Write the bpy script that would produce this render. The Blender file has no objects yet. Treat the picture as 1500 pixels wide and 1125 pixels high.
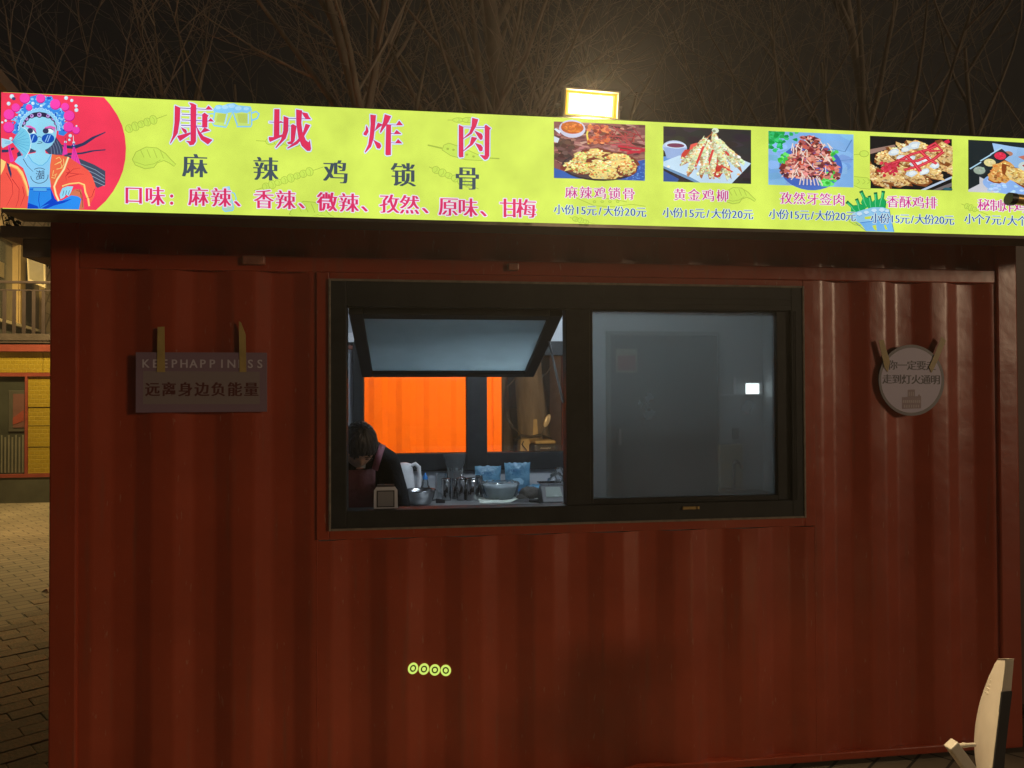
import bpy, bmesh, math, random
from mathutils import Vector, Matrix
from mathutils.geometry import tessellate_polygon
random.seed(7)
S = bpy.context.scene
COL = S.collection
R = math.radians

# ------------------------------------------------------------------ camera
CAM = Vector((1.3592, -2.9695, 1.6))
YAW, PITCH, ROLL, FPX = R(7.537), R(0.786), R(0.247), 1080.0
fw = Vector((math.sin(YAW)*math.cos(PITCH), math.cos(YAW)*math.cos(PITCH), math.sin(PITCH)))
rt = Vector((math.cos(YAW), -math.sin(YAW), 0)); up = rt.cross(fw)
r2 = rt*math.cos(ROLL) - up*math.sin(ROLL); u2 = up*math.cos(ROLL) + rt*math.sin(ROLL)
cam = bpy.data.cameras.new('camera'); camo = bpy.data.objects.new('camera', cam); COL.objects.link(camo)
camo.matrix_world = Matrix(((r2.x, u2.x, -fw.x, CAM.x), (r2.y, u2.y, -fw.y, CAM.y), (r2.z, u2.z, -fw.z, CAM.z), (0, 0, 0, 1)))
cam.sensor_width = 36; cam.lens = FPX/1500*36; cam.clip_end = 500; cam.clip_start = 0.05
S.camera = camo

# ------------------------------------------------------------------ night sky, dim street glow, exposure
W = bpy.data.worlds.new("World"); S.world = W; W.use_nodes = True
bgn = W.node_tree.nodes['Background']
bgn.inputs[0].default_value = (1.0, 0.86, 0.80, 1); bgn.inputs[1].default_value = 0.004
sun = bpy.data.lights.new('street_glow', 'SUN'); suno = bpy.data.objects.new('street_glow', sun); COL.objects.link(suno)
sun.energy = 0.54; sun.angle = R(8); sun.color = (1, 0.72, 0.46)
az, el = R(49), R(9)      # from the right behind the camera, low like a far lamp
sd = Vector((math.sin(az)*math.cos(el), -math.cos(az)*math.cos(el), math.sin(el)))
suno.rotation_euler = sd.to_track_quat('Z', 'Y').to_euler()
S.view_settings.view_transform = 'Standard'; S.view_settings.look = 'None'
S.view_settings.exposure = 0; S.view_settings.gamma = 1; S.view_settings.use_curve_mapping = False
try:
    S.cycles.use_denoising = True; S.cycles.max_bounces = 8; S.cycles.sample_clamp_indirect = 4
    S.cycles.transparent_max_bounces = 24; S.cycles.blur_glossy = 0.6
except Exception: pass

# ------------------------------------------------------------------ helpers
def at(u, v, y):
    """where the sight line through photo pixel (u,v) meets the upright plane at depth y"""
    d = fw + r2*((u-750)/FPX) - u2*((v-562.5)/FPX)
    t = (y-CAM.y)/d.y
    return CAM + d*t
def lin(c):
    return tuple(((x/255)/12.92 if x/255 <= 0.04045 else (((x/255)+0.055)/1.055)**2.4) for x in c)
def tag(o, label=None, cat=None, group=None, kind=None):
    if label: o['label'] = label
    if cat: o['category'] = cat
    if group: o['group'] = group
    if kind: o['kind'] = kind
    return o
def empty(name, loc=(0, 0, 0), rz=0):
    o = bpy.data.objects.new(name, None); COL.objects.link(o); o.empty_display_size = .1
    o.location = loc; o.rotation_euler[2] = rz; return o
def mesh_ob(name, me, mat, parent=None, loc=None):
    o = bpy.data.objects.new(name, me); COL.objects.link(o)
    if mat is not None and not me.materials: me.materials.append(mat)
    if parent: o.parent = parent
    if loc is not None: o.location = loc
    return o
def copy_tree(o, parent=None):
    c = o.copy(); COL.objects.link(c)
    if parent: c.parent = parent
    for ch in list(o.children): copy_tree(ch, c)
    return c

class MB:
    def __init__(s, origin=(0, 0, 0)): s.v = []; s.f = []; s.o = Vector(origin); s.sm = []
    def add(s, vs, fs, smooth=False):
        n = len(s.v); s.v += [Vector(p)-s.o for p in vs]
        s.f += [tuple(i+n for i in f) for f in fs]; s.sm += [smooth]*len(fs); return s
    def box(s, a, b, M=None):
        x0, y0, z0 = a; x1, y1, z1 = b
        p = [Vector(q) for q in ((x0,y0,z0),(x1,y0,z0),(x1,y1,z0),(x0,y1,z0),(x0,y0,z1),(x1,y0,z1),(x1,y1,z1),(x0,y1,z1))]
        if M is not None: p = [M @ q for q in p]
        return s.add(p, [(3,2,1,0),(4,5,6,7),(0,1,5,4),(1,2,6,5),(2,3,7,6),(3,0,4,7)])
    def hexa(s, p):      # 8 corners, bottom ring then top ring
        return s.add(p, [(3,2,1,0),(4,5,6,7),(0,1,5,4),(1,2,6,5),(2,3,7,6),(3,0,4,7)])
    def tube(s, path, rad, n=8, caps=True, smooth=True):
        path = [Vector(p) for p in path]; k = len(path)
        if not hasattr(rad, '__len__'): rad = [rad]*k
        vs = []; ref = None
        for i, p in enumerate(path):
            t = (path[min(i+1, k-1)]-path[max(i-1, 0)])
            if t.length < 1e-9: t = Vector((0, 0, 1))
            t.normalize()
            if ref is None:
                ref = t.cross(Vector((0, 0, 1)) if abs(t.z) < .9 else Vector((1, 0, 0))).normalized()
            else:
                ref = (ref - t*ref.dot(t))
                ref = ref.normalized() if ref.length > 1e-6 else t.orthogonal().normalized()
            b = t.cross(ref)
            for j in range(n):
                a = 2*math.pi*j/n
                vs.append(p + (ref*math.cos(a) + b*math.sin(a))*rad[i])
        fs = [(i*n+j, i*n+(j+1) % n, (i+1)*n+(j+1) % n, (i+1)*n+j) for i in range(k-1) for j in range(n)]
        s.add(vs, fs, smooth)
        if caps and n > 2:
            s.add(vs[:n], [tuple(range(n-1, -1, -1))]); s.add(vs[-n:], [tuple(range(n))])
        return s
    def lathe(s, prof, c, n=20, sx=1, sy=1, smooth=True):
        c = Vector(c); vs = []
        for r, z in prof:
            for j in range(n):
                a = 2*math.pi*j/n; vs.append(c + Vector((r*sx*math.cos(a), r*sy*math.sin(a), z)))
        k = len(prof)
        fs = [(i*n+j, i*n+(j+1) % n, (i+1)*n+(j+1) % n, (i+1)*n+j) for i in range(k-1) for j in range(n)]
        s.add(vs, fs, smooth)
        if prof[0][0] > 1e-4: s.add(vs[:n], [tuple(range(n-1, -1, -1))])
        if prof[-1][0] > 1e-4: s.add(vs[-n:], [tuple(range(n))])
        return s
    def prism(s, poly, axis, a, b):
        """poly 2D outline extruded along axis ('y': poly is x,z ; 'x': y,z ; 'z': x,y)"""
        def P(q, t): return {'y': (q[0], t, q[1]), 'x': (t, q[0], q[1]), 'z': (q[0], q[1], t)}[axis]
        n = len(poly); vs = [P(q, a) for q in poly]+[P(q, b) for q in poly]
        tri = tessellate_polygon([[Vector((q[0], q[1], 0)) for q in poly]])
        fs = [(i, (i+1) % n, n+(i+1) % n, n+i) for i in range(n)]
        fs += [tuple(t) for t in tri] + [tuple(i+n for i in reversed(t)) for t in tri]
        return s.add(vs, fs)
    def blob(s, c, r, n=12, m=8, noise=0, seed=0):
        rr = random.Random(seed); c = Vector(c); vs = []
        for i in range(m+1):
            th = math.pi*i/m
            for j in range(n):
                ph = 2*math.pi*j/n; k = 1+(rr.uniform(-noise, noise) if 0 < i < m else 0)
                vs.append(c+Vector((r[0]*math.sin(th)*math.cos(ph)*k, r[1]*math.sin(th)*math.sin(ph)*k, r[2]*math.cos(th)*k)))
        return s.add(vs, [(i*n+j, (i+1)*n+j, (i+1)*n+(j+1) % n, i*n+(j+1) % n) for i in range(m) for j in range(n)], True)
    def build(s, name, mat, parent=None, bevel=0, fix=True):
        me = bpy.data.meshes.new(name)
        me.from_pydata([tuple(p) for p in s.v], [], s.f)
        for p, q in zip(me.polygons, s.sm): p.use_smooth = q
        if fix:
            bm = bmesh.new(); bm.from_mesh(me); bmesh.ops.recalc_face_normals(bm, faces=bm.faces); bm.to_mesh(me); bm.free()
        o = mesh_ob(name, me, mat, parent, s.o if s.o.length else None)
        if bevel:
            m = o.modifiers.new('edge', 'BEVEL'); m.width = bevel; m.segments = 2; m.limit_method = 'ANGLE'; m.angle_limit = R(40)
        return o

def nodes(name):
    m = bpy.data.materials.new(name); m.use_nodes = True
    return m, m.node_tree.nodes, m.node_tree.links
def mat(name, c, rough=.5, metal=0, var=.12, scale=6, bump=0, bscale=40, c2=None, spec=.5, stretch=None, coat=0):
    m, N, L = nodes(name); b = N['Principled BSDF']
    b.inputs['Roughness'].default_value = rough; b.inputs['Metallic'].default_value = metal
    b.inputs['Specular IOR Level'].default_value = spec; b.inputs['Coat Weight'].default_value = coat
    tc = N.new('ShaderNodeTexCoord'); mp = N.new('ShaderNodeMapping'); L.new(tc.outputs['Object'], mp.inputs[0])
    if stretch: mp.inputs['Scale'].default_value = stretch
    n = N.new('ShaderNodeTexNoise'); n.inputs['Scale'].default_value = scale; n.inputs['Detail'].default_value = 6; n.inputs['Roughness'].default_value = .62
    L.new(mp.outputs[0], n.inputs['Vector'])
    rp = N.new('ShaderNodeValToRGB'); e = rp.color_ramp.elements; e[0].position = .3; e[1].position = .7
    c2 = c2 or tuple(min(1, x*(1+var)) for x in c)
    e[0].color = (*[x*(1-var) for x in c], 1); e[1].color = (*c2, 1)
    L.new(n.outputs['Fac'], rp.inputs[0]); L.new(rp.outputs[0], b.inputs['Base Color'])
    mr = N.new('ShaderNodeMapRange'); mr.inputs['To Min'].default_value = max(.02, rough-.1); mr.inputs['To Max'].default_value = min(1, rough+.12)
    L.new(n.outputs['Fac'], mr.inputs[0]); L.new(mr.outputs[0], b.inputs['Roughness'])
    if bump:
        n2 = N.new('ShaderNodeTexNoise'); n2.inputs['Scale'].default_value = bscale; n2.inputs['Detail'].default_value = 4
        L.new(mp.outputs[0], n2.inputs['Vector'])
        bp = N.new('ShaderNodeBump'); bp.inputs['Strength'].default_value = bump; bp.inputs['Distance'].default_value = .02
        L.new(n2.outputs['Fac'], bp.inputs['Height']); L.new(bp.outputs[0], b.inputs['Normal'])
    return m
def emit(name, c, s, sampled=True):
    m, N, L = nodes(name); N.remove(N['Principled BSDF']); e = N.new('ShaderNodeEmission')
    e.inputs[0].default_value = (*c, 1); e.inputs[1].default_value = s
    L.new(e.outputs[0], N['Material Output'].inputs[0])
    if not sampled: m.cycles.emission_sampling = 'NONE'
    return m
def print_emit(name, s=1.0):
    """backlit printed film: the print's own colours, a little uneven"""
    m, N, L = nodes(name); N.remove(N['Principled BSDF']); e = N.new('ShaderNodeEmission')
    a = N.new('ShaderNodeAttribute'); a.attribute_name = 'Col'
    tc = N.new('ShaderNodeTexCoord'); n = N.new('ShaderNodeTexNoise'); n.inputs['Scale'].default_value = 7; n.inputs['Detail'].default_value = 5
    L.new(tc.outputs['Object'], n.inputs['Vector'])
    mr = N.new('ShaderNodeMapRange'); mr.inputs['From Min'].default_value = .3; mr.inputs['From Max'].default_value = .7
    mr.inputs['To Min'].default_value = .88*s; mr.inputs['To Max'].default_value = 1.1*s
    L.new(n.outputs['Fac'], mr.inputs[0]); L.new(mr.outputs[0], e.inputs[1]); L.new(a.outputs['Color'], e.inputs[0])
    L.new(e.outputs[0], N['Material Output'].inputs[0]); m.cycles.emission_sampling = 'NONE'
    return m
def print_paper(name, rough=.5):
    m, N, L = nodes(name); b = N['Principled BSDF']; a = N.new('ShaderNodeAttribute'); a.attribute_name = 'Col'
    L.new(a.outputs['Color'], b.inputs['Base Color']); b.inputs['Roughness'].default_value = rough
    return m
def glass(name, tint, haze, rough=.02, trans=.5):
    """thin pane: clear, with a film of dust that catches light"""
    m, N, L = nodes(name); N.remove(N['Principled BSDF'])
    tr = N.new('ShaderNodeBsdfTransparent'); tr.inputs[0].default_value = (*tint, 1)
    gl = N.new('ShaderNodeBsdfGlossy'); gl.inputs['Roughness'].default_value = rough
    di = N.new('ShaderNodeBsdfDiffuse'); di.inputs[0].default_value = (.75, .8, .8, 1)
    tl = N.new('ShaderNodeBsdfTranslucent'); tl.inputs[0].default_value = (.68, .82, .86, 1)
    dm = N.new('ShaderNodeMixShader'); dm.inputs[0].default_value = trans; L.new(di.outputs[0], dm.inputs[1]); L.new(tl.outputs[0], dm.inputs[2])
    tc = N.new('ShaderNodeTexCoord'); n = N.new('ShaderNodeTexNoise'); n.inputs['Scale'].default_value = 3.5; n.inputs['Detail'].default_value = 8
    L.new(tc.outputs['Object'], n.inputs['Vector'])
    mr = N.new('ShaderNodeMapRange'); mr.inputs['To Min'].default_value = haze*.7; mr.inputs['To Max'].default_value = haze*1.3
    L.new(n.outputs['Fac'], mr.inputs[0])
    m1 = N.new('ShaderNodeMixShader'); L.new(mr.outputs[0], m1.inputs[0]); L.new(tr.outputs[0], m1.inputs[1]); L.new(dm.outputs[0], m1.inputs[2])
    fr = N.new('ShaderNodeFresnel'); fr.inputs[0].default_value = 1.5
    m2 = N.new('ShaderNodeMixShader'); L.new(fr.outputs[0], m2.inputs[0]); L.new(m1.outputs[0], m2.inputs[1]); L.new(gl.outputs[0], m2.inputs[2])
    L.new(m2.outputs[0], N['Material Output'].inputs[0])
    return m

# ------------------------------------------------------------------ flat print engine (posters, sign film)
_gl = {}
def glyph(ch, off=0.0):
    k = (ch, round(off, 4))
    if k in _gl: return _gl[k]
    cu = bpy.data.curves.new('g', 'FONT'); cu.body = ch; cu.size = 1; cu.offset = off; cu.resolution_u = 3; cu.fill_mode = 'FRONT'
    o = bpy.data.objects.new('g', cu); COL.objects.link(o)
    dg = bpy.context.evaluated_depsgraph_get(); ev = o.evaluated_get(dg); me = ev.to_mesh(); me.calc_loop_triangles()
    r = ([(p.co.x, p.co.y) for p in me.vertices], [tuple(t.vertices) for t in me.loop_triangles])
    ev.to_mesh_clear(); bpy.data.objects.remove(o); bpy.data.curves.remove(cu)
    _gl[k] = r; return r
_gx = [p[0] for p in glyph('国')[0]]; _gy = [p[1] for p in glyph('国')[0]]
EM = (max(_gx)-min(_gx))/.84; GCX = (max(_gx)+min(_gx))/2; GCY = (max(_gy)+min(_gy))/2

class Print:
    """flat coloured shapes, laid one over the other like layers of ink. mapf: photo px -> local (x,z)"""
    def __init__(s, mapf, base=0.0, step=5e-6): s.m = mapf; s.k = base; s.st = step; s.v = []; s.f = []; s.c = []
    def _put(s, pts, tris, col):
        n = len(s.v); s.k += s.st
        for p in pts:
            x, z = s.m(*p); s.v.append((x, -s.k, z))
        c = lin(col)
        for t in tris: s.f.append(tuple(i+n for i in t)); s.c.append(c)
    def poly(s, pts, col):
        tri = tessellate_polygon([[Vector((p[0], p[1], 0)) for p in pts]]); s._put(pts, tri, col)
    def ell(s, c, rx, ry, col, n=16, rot=0):
        p = []
        for i in range(n):
            a = 2*math.pi*i/n; x, y = rx*math.cos(a), ry*math.sin(a)
            p.append((c[0]+x*math.cos(rot)-y*math.sin(rot), c[1]+x*math.sin(rot)+y*math.cos(rot)))
        s._put(p, [(0, i, i+1) for i in range(1, n-1)], col)
    def line(s, pts, w, col, w2=None):
        n = len(pts); L_ = []; R_ = []
        for i in range(n):
            a = pts[max(i-1, 0)]; b = pts[min(i+1, n-1)]; dx, dy = b[0]-a[0], b[1]-a[1]; l = math.hypot(dx, dy) or 1
            ww = w if w2 is None else w+(w2-w)*i/(n-1)
            nx, ny = -dy/l*ww/2, dx/l*ww/2
            L_.append((pts[i][0]+nx, pts[i][1]+ny)); R_.append((pts[i][0]-nx, pts[i][1]-ny))
        tr = []
        for i in range(n-1): tr += [(i, i+1, n+i+1), (i, n+i+1, n+i)]
        s._put(L_+R_, tr, col)
    def halo(s, pts, w, col):
        q = list(pts)+[pts[0]]
        for i in range(len(pts)):
            s.line([q[i], q[i+1]], 2*w, col); s.ell(q[i], w, w, col, 8)
    def char(s, ch, c, size, col, off=0.0, smear=0.0, ns=4, slope=0.0, squeeze=1.0):
        vs, tr = glyph(ch, off)
        cx = GCX if ord(ch) > 0x2000 else (min(q[0] for q in vs)+max(q[0] for q in vs))/2
        for i in range(ns if smear else 1):
            d = smear*(i/(ns-1)-.5) if smear else 0
            P = []
            for x, y in vs:
                px = ((x-cx)/EM*squeeze+d)*size; py = -(y-GCY)/EM*size
                P.append((c[0]+px, c[1]+py+slope*px))
            s._put(P, tr, col)
    def song(s, ch, c, size, col, halo=None, slope=0.0, bold=.095, hw=.035):
        if halo:
            for a in range(8): s.char(ch, (c[0]+size*hw*1.25*math.cos(a*math.pi/4), c[1]+size*hw*1.25*math.sin(a*math.pi/4)), size, halo, 0, bold, 2, slope)
        s.char(ch, c, size, col, -.004 if ch == '微' else -.010, bold, 5, slope)
    def text(s, body, a, b, size, col, halo=None, slope=0.0, adv=None, **k):
        adv = adv or {}
        w = [adv.get(ch, 1.0) for ch in body]; tot = sum(w)-(w[0]+w[-1])/2; x = 0
        for i, ch in enumerate(body):
            if i: x += (w[i-1]+w[i])/2
            t = x/tot if tot else 0
            if ch != ' ': s.song(ch, (a[0]+(b[0]-a[0])*t, a[1]+(b[1]-a[1])*t), size, col, halo, slope, **k)
    def build(s, name, m, parent, loc=(0, 0, 0)):
        me = bpy.data.meshes.new(name); me.from_pydata(s.v, [], s.f)
        ca = me.color_attributes.new('Col', 'FLOAT_COLOR', 'CORNER'); buf = []
        for c in s.c: buf += [c[0], c[1], c[2], 1]*3
        ca.data.foreach_set('color', buf)
        return mesh_ob(name, me, m, parent, loc)

# ------------------------------------------------------------------ materials
M = {}
def red_paint():
    m, N, L = nodes('red_container_paint'); b = N['Principled BSDF']; b.inputs['Specular IOR Level'].default_value = .5
    tc = N.new('ShaderNodeTexCoord')
    n = N.new('ShaderNodeTexNoise'); n.inputs['Scale'].default_value = 2.2; n.inputs['Detail'].default_value = 9; n.inputs['Roughness'].default_value = .65
    L.new(tc.outputs['Object'], n.inputs['Vector'])
    rp = N.new('ShaderNodeValToRGB'); e = rp.color_ramp.elements
    e[0].position = .25; e[0].color = (.29, .042, .016, 1); e[1].position = .75; e[1].color = (.41, .064, .026, 1)
    L.new(n.outputs['Fac'], rp.inputs[0])
    mp = N.new('ShaderNodeMapping'); mp.inputs['Scale'].default_value = (9, 9, .55); L.new(tc.outputs['Object'], mp.inputs[0])
    st = N.new('ShaderNodeTexNoise'); st.inputs['Scale'].default_value = 4; st.inputs['Detail'].default_value = 5; L.new(mp.outputs[0], st.inputs['Vector'])
    r2_ = N.new('ShaderNodeValToRGB'); r2_.color_ramp.elements[0].position = .58; r2_.color_ramp.elements[0].color = (0, 0, 0, 1)
    r2_.color_ramp.elements[1].position = .80; r2_.color_ramp.elements[1].color = (.5, .5, .5, 1); L.new(st.outputs['Fac'], r2_.inputs[0])
    mx = N.new('ShaderNodeMixRGB'); mx.inputs[2].default_value = (.20, .085, .055, 1)
    L.new(r2_.outputs[0], mx.inputs[0]); L.new(rp.outputs[0], mx.inputs[1])
    # scratches and chips
    mp2 = N.new('ShaderNodeMapping'); mp2.inputs['Scale'].default_value = (30, 30, 6); mp2.inputs['Rotation'].default_value = (0, .4, 0); L.new(tc.outputs['Object'], mp2.inputs[0])
    sc = N.new('ShaderNodeTexNoise'); sc.inputs['Scale'].default_value = 3; sc.inputs['Detail'].default_value = 3; L.new(mp2.outputs[0], sc.inputs['Vector'])
    r3 = N.new('ShaderNodeValToRGB'); r3.color_ramp.elements[0].position = .68; r3.color_ramp.elements[1].position = .72
    r3.color_ramp.elements[1].color = (.5, .5, .5, 1); L.new(sc.outputs['Fac'], r3.inputs[0])
    mx2 = N.new('ShaderNodeMixRGB'); mx2.inputs[2].default_value = (.42, .22, .15, 1); L.new(r3.outputs[0], mx2.inputs[0]); L.new(mx.outputs[0], mx2.inputs[1])
    L.new(mx2.outputs[0], b.inputs['Base Color'])
    mr = N.new('ShaderNodeMapRange'); mr.inputs['To Min'].default_value = .22; mr.inputs['To Max'].default_value = .40
    L.new(n.outputs['Fac'], mr.inputs[0]); L.new(mr.outputs[0], b.inputs['Roughness'])
    b2 = N.new('ShaderNodeTexNoise'); b2.inputs['Scale'].default_value = 5; b2.inputs['Detail'].default_value = 3; L.new(tc.outputs['Object'], b2.inputs['Vector'])
    bp = N.new('ShaderNodeBump'); bp.inputs['Strength'].default_value = .25; bp.inputs['Distance'].default_value = .02
    L.new(b2.outputs['Fac'], bp.inputs['Height'])
    b3 = N.new('ShaderNodeTexNoise'); b3.inputs['Scale'].default_value = 220; L.new(tc.outputs['Object'], b3.inputs['Vector'])
    bp2 = N.new('ShaderNodeBump'); bp2.inputs['Strength'].default_value = .08; bp2.inputs['Distance'].default_value = .004
    L.new(b3.outputs['Fac'], bp2.inputs['Height']); L.new(bp.outputs[0], bp2.inputs['Normal']); L.new(bp2.outputs[0], b.inputs['Normal'])
    return m
M['red'] = red_paint()
M['black_alu'] = mat('black_window_aluminium', (.024, .027, .029), .5, 0, .25, 8, .05, 90, spec=.2)
M['white_panel'] = mat('white_wall_panel', (.43, .45, .48), .45, 0, .06, 3, .03, 60)
M['dark_reflection'] = mat('dark_reflection_board', (.022, .023, .021), .5, 0, .2, 5)
M['steel'] = mat('brushed_steel', (.36, .365, .37), .17, 1, .12, 12, .05, 80)
M['steel_dull'] = mat('worn_steel', (.40, .40, .40), .4, 1, .2, 12)
M['box_metal'] = mat('sign_box_metal', (.10, .085, .07), .5, .3, .2, 5)
M['soffit'] = mat('grey_soffit', (.30, .25, .21), .6, 0, .2, 4, .1, 30)
M['pale_plastic'] = mat('white_plastic', (.74, .74, .76), .3, 0, .05, 5)
M['bark'] = mat('tree_bark', (.22, .18, .14), .9, 0, .4, 5, .7, 18, stretch=(1, 1, .25))
M['twig'] = mat('bare_twigs', (.30, .25, .21), .85, 0, .3, 4)
M['tape'] = mat('yellow_tape', (.42, .31, .11), .4, 0, .15, 14)
M['sil'] = mat('grey_sealant', (.22, .19, .16), .7, 0, .3, 30)
M['clear_plastic'] = glass('clear_plastic_film', (.93, .95, .97), .08, .12, .4)
M['cup_plastic'] = glass('clear_plastic_cup', (.85, .88, .9), .14, .05, .4)
M['black_plastic'] = mat('black_plastic', (.02, .02, .022), .4, 0, .2, 8)

# ------------------------------------------------------------------ ground
def ground_mat():
    m, N, L = nodes('paving'); b = N['Principled BSDF']
    tc = N.new('ShaderNodeTexCoord'); mp = N.new('ShaderNodeMapping'); mp.inputs['Rotation'].default_value = (0, 0, R(-38)); L.new(tc.outputs['Object'], mp.inputs[0])
    br = N.new('ShaderNodeTexBrick'); br.inputs['Scale'].default_value = 1; br.inputs['Brick Width'].default_value = .24; br.inputs['Row Height'].default_value = .12
    br.inputs['Mortar Size'].default_value = .006; br.inputs['Color1'].default_value = (.24, .20, .145, 1); br.inputs['Color2'].default_value = (.18, .15, .11, 1); br.inputs['Mortar'].default_value = (.04, .035, .028, 1)
    L.new(mp.outputs[0], br.inputs['Vector'])
    n = N.new('ShaderNodeTexNoise'); n.inputs['Scale'].default_value = 1.3; n.inputs['Detail'].default_value = 8; L.new(tc.outputs['Object'], n.inputs['Vector'])
    mr = N.new('ShaderNodeMapRange'); mr.inputs['To Min'].default_value = .55; mr.inputs['To Max'].default_value = 1.35; L.new(n.outputs['Fac'], mr.inputs[0])
    mx = N.new('ShaderNodeMixRGB'); mx.blend_type = 'MULTIPLY'; mx.inputs[0].default_value = 1; L.new(br.outputs[0], mx.inputs[1]); L.new(mr.outputs[0], mx.inputs[2])
    L.new(mx.outputs[0], b.inputs['Base Color']); b.inputs['Roughness'].default_value = .75
    bp = N.new('ShaderNodeBump'); bp.inputs['Strength'].default_value = .5; bp.inputs['Distance'].default_value = .01
    L.new(br.outputs['Fac'], bp.inputs['Height']); bp.invert = True; L.new(bp.outputs[0], b.inputs['Normal'])
    return m
g = MB(); g.add([(-60, -30, 0), (60, -30, 0), (60, 80, 0), (-60, 80, 0)], [(0, 1, 2, 3)])
ground = g.build('ground', ground_mat(), fix=False); tag(ground, kind='structure')
# loose-laid paving stones near the container's left corner: separate pieces, cut by a herringbone angle
pm = [mat('paver_%s' % n, c, .8, 0, .25, 14, .4, 60) for n, c in (('grey', (.23, .195, .145)), ('tan', (.26, .21, .15)), ('dark', (.18, .155, .12)))]
meshes = []
for k in range(3):
    b = MB(); b.box((-.1185, -.0585, 0), (.1185, .0585, .03)); o = b.build('paving_stone', pm[k], bevel=.005)
    meshes.append(o)
ca_, sa_ = math.cos(R(38)), math.sin(R(38)); cnt = 0
pav = empty('paving', (0, 0, 0)); tag(pav, kind='structure')
for j in range(-16, 46):
    for i in range(-22, 22):
        lx = i*.24+(.12 if j % 2 else 0); ly = j*.12
        x = lx*ca_-ly*sa_; y = lx*sa_+ly*ca_
        if -1.5 < x < -.17 and -.45 < y < 3.9 and cnt < 298:
            s_ = random.choice(meshes); o = s_.copy(); COL.objects.link(o); o.parent = pav
            o.location = (x, y, -.023+random.uniform(-.003, .003)); o.rotation_euler = (random.uniform(-.012, .012), random.uniform(-.012, .012), R(38)); cnt += 1
for o in meshes: bpy.data.objects.remove(o)

# ------------------------------------------------------------------ the red container kiosk
WX0, WX1, WZ0, WZ1 = 1.0287, 3.0122, 1.0699, 2.0543
XR, ZT, DEP = 4.036, 2.58, 2.44
kiosk = empty('food_kiosk', (0, 0, 0))
tag(kiosk, 'dark red corrugated container kiosk with a wide black service window', 'kiosk')
PIT, FAC = .296, .068
FC = 2.252
def prof(x):
    """corrugation depth at x (0 proud, .023 recessed)"""
    t = ((x-(FC-FAC/2)) % PIT)
    if t < FAC: return .023*t/FAC
    if t < PIT/2: return .023
    if t < PIT/2+FAC: return .023*(1-(t-PIT/2)/FAC)
    return 0.0
def corr(x0, x1, z0, z1, y=.012):
    xs = {x0, x1}
    k0 = int((x0-FC)/PIT)-2
    for k in range(k0, k0+40):
        b0 = FC-FAC/2+k*PIT
        for q in (0, FAC, PIT/2, PIT/2+FAC):
            if x0 < b0+q < x1: xs.add(b0+q)
    xs = sorted(xs); vs = []; n = len(xs)
    for z in (z0, z1):
        vs += [(x, y+prof(x), z) for x in xs]
    b = MB(); b.add(vs, [(i, i+1, n+i+1, n+i) for i in range(n-1)])
    o = b.build('corrugated_panel', M['red'], kiosk, fix=False)
    m = o.modifiers.new('edge', 'BEVEL'); m.width = .011; m.segments = 3; m.angle_limit = R(15); m.affect = 'EDGES'
    for pl in o.data.polygons: pl.use_smooth = True
    return o
corr(.10, WX0-.045, .025, 2.085); corr(WX0-.045, WX1+.045, .025, WZ0-.045); corr(WX1+.045, XR-.10, .025, 2.085); corr(.10, XR-.10, 2.145, 2.5, .016)
for x0, x1 in ((0, .10), (XR-.10, XR)):
    b = MB(); b.box((x0, 0, .02), (x1, .10, ZT)); b.build('corner_post', M['red'], kiosk, .008)
for x0, x1 in ((0, .10), (XR-.10, XR)):
    b = MB(); b.box((x0, DEP-.10, .02), (x1, DEP, ZT)); b.build('corner_post', M['red'], kiosk, .008)
b = MB(); b.box((.10, .009, 2.085), (XR-.10, .06, 2.145)); b.build('top_rail', M['red'], kiosk, .005)
b = MB(); b.box((.10, .007, .02), (XR-.10, .10, .055)); b.build('bottom_rail', M['red'], kiosk, .006)
b = MB(); b.box((.10, .002, 2.5), (XR-.10, .08, ZT-.002)); b.build('top_rail', M['red'], kiosk, .006)
# flat steel surround welded round the window opening
b = MB(); sw = .04
b.box((WX0-sw-.012, .003, WZ0-sw), (WX0-.003, .05, WZ1+.03)); b.box((WX1+.003, .003, WZ0-sw), (WX1+sw+.012, .05, WZ1+.03))
b.box((WX0-.003, .004, WZ0-sw), (WX1+.003, .05, WZ0-.003)); b.box((WX0-.003, .004, WZ1+.003), (WX1+.003, .05, WZ1+.03))
b.build('window_surround', M['red'], kiosk, .003)
b = MB(); t = .005
b.box((WX0-.004, -.009, WZ0-.004), (WX0+t, .002, WZ1+.004)); b.box((WX1-t, -.009, WZ0-.004), (WX1+.004, .002, WZ1+.004))
b.box((WX0+t, -.0085, WZ0-.004), (WX1-t, .002, WZ0+t)); b.box((WX0+t, -.0085, WZ1-t), (WX1-t, .002, WZ1+.004))
b.build('sealant_bead', M['sil'], kiosk, .002)
for u, v, w, h in ((372, 381, .085, .035), (752, 391, .045, .03)):
    p = at(u, v, 0); b = MB(); b.box((p.x-w/2, -.012, p.z-h/2), (p.x+w/2, .02, p.z+h/2)); b.build('vent_cover', mat('vent_paint', (.34, .14, .10), .35, 0, .3, 20), kiosk, .006)
for x in (WX0-.05, WX1+.052):      # welded joints where the sheets meet beside the opening
    b = MB(); rr = random.Random(int(x*100)); pts = [(x+rr.uniform(-.0012, .0012), .013, .04+i*.05) for i in range(21 if x < 2 else 21)]; b.tube(pts, [.0022+rr.uniform(-.0006, .0006) for _ in pts], 6); b.build('weld_seam', M['red'], kiosk)
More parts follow.
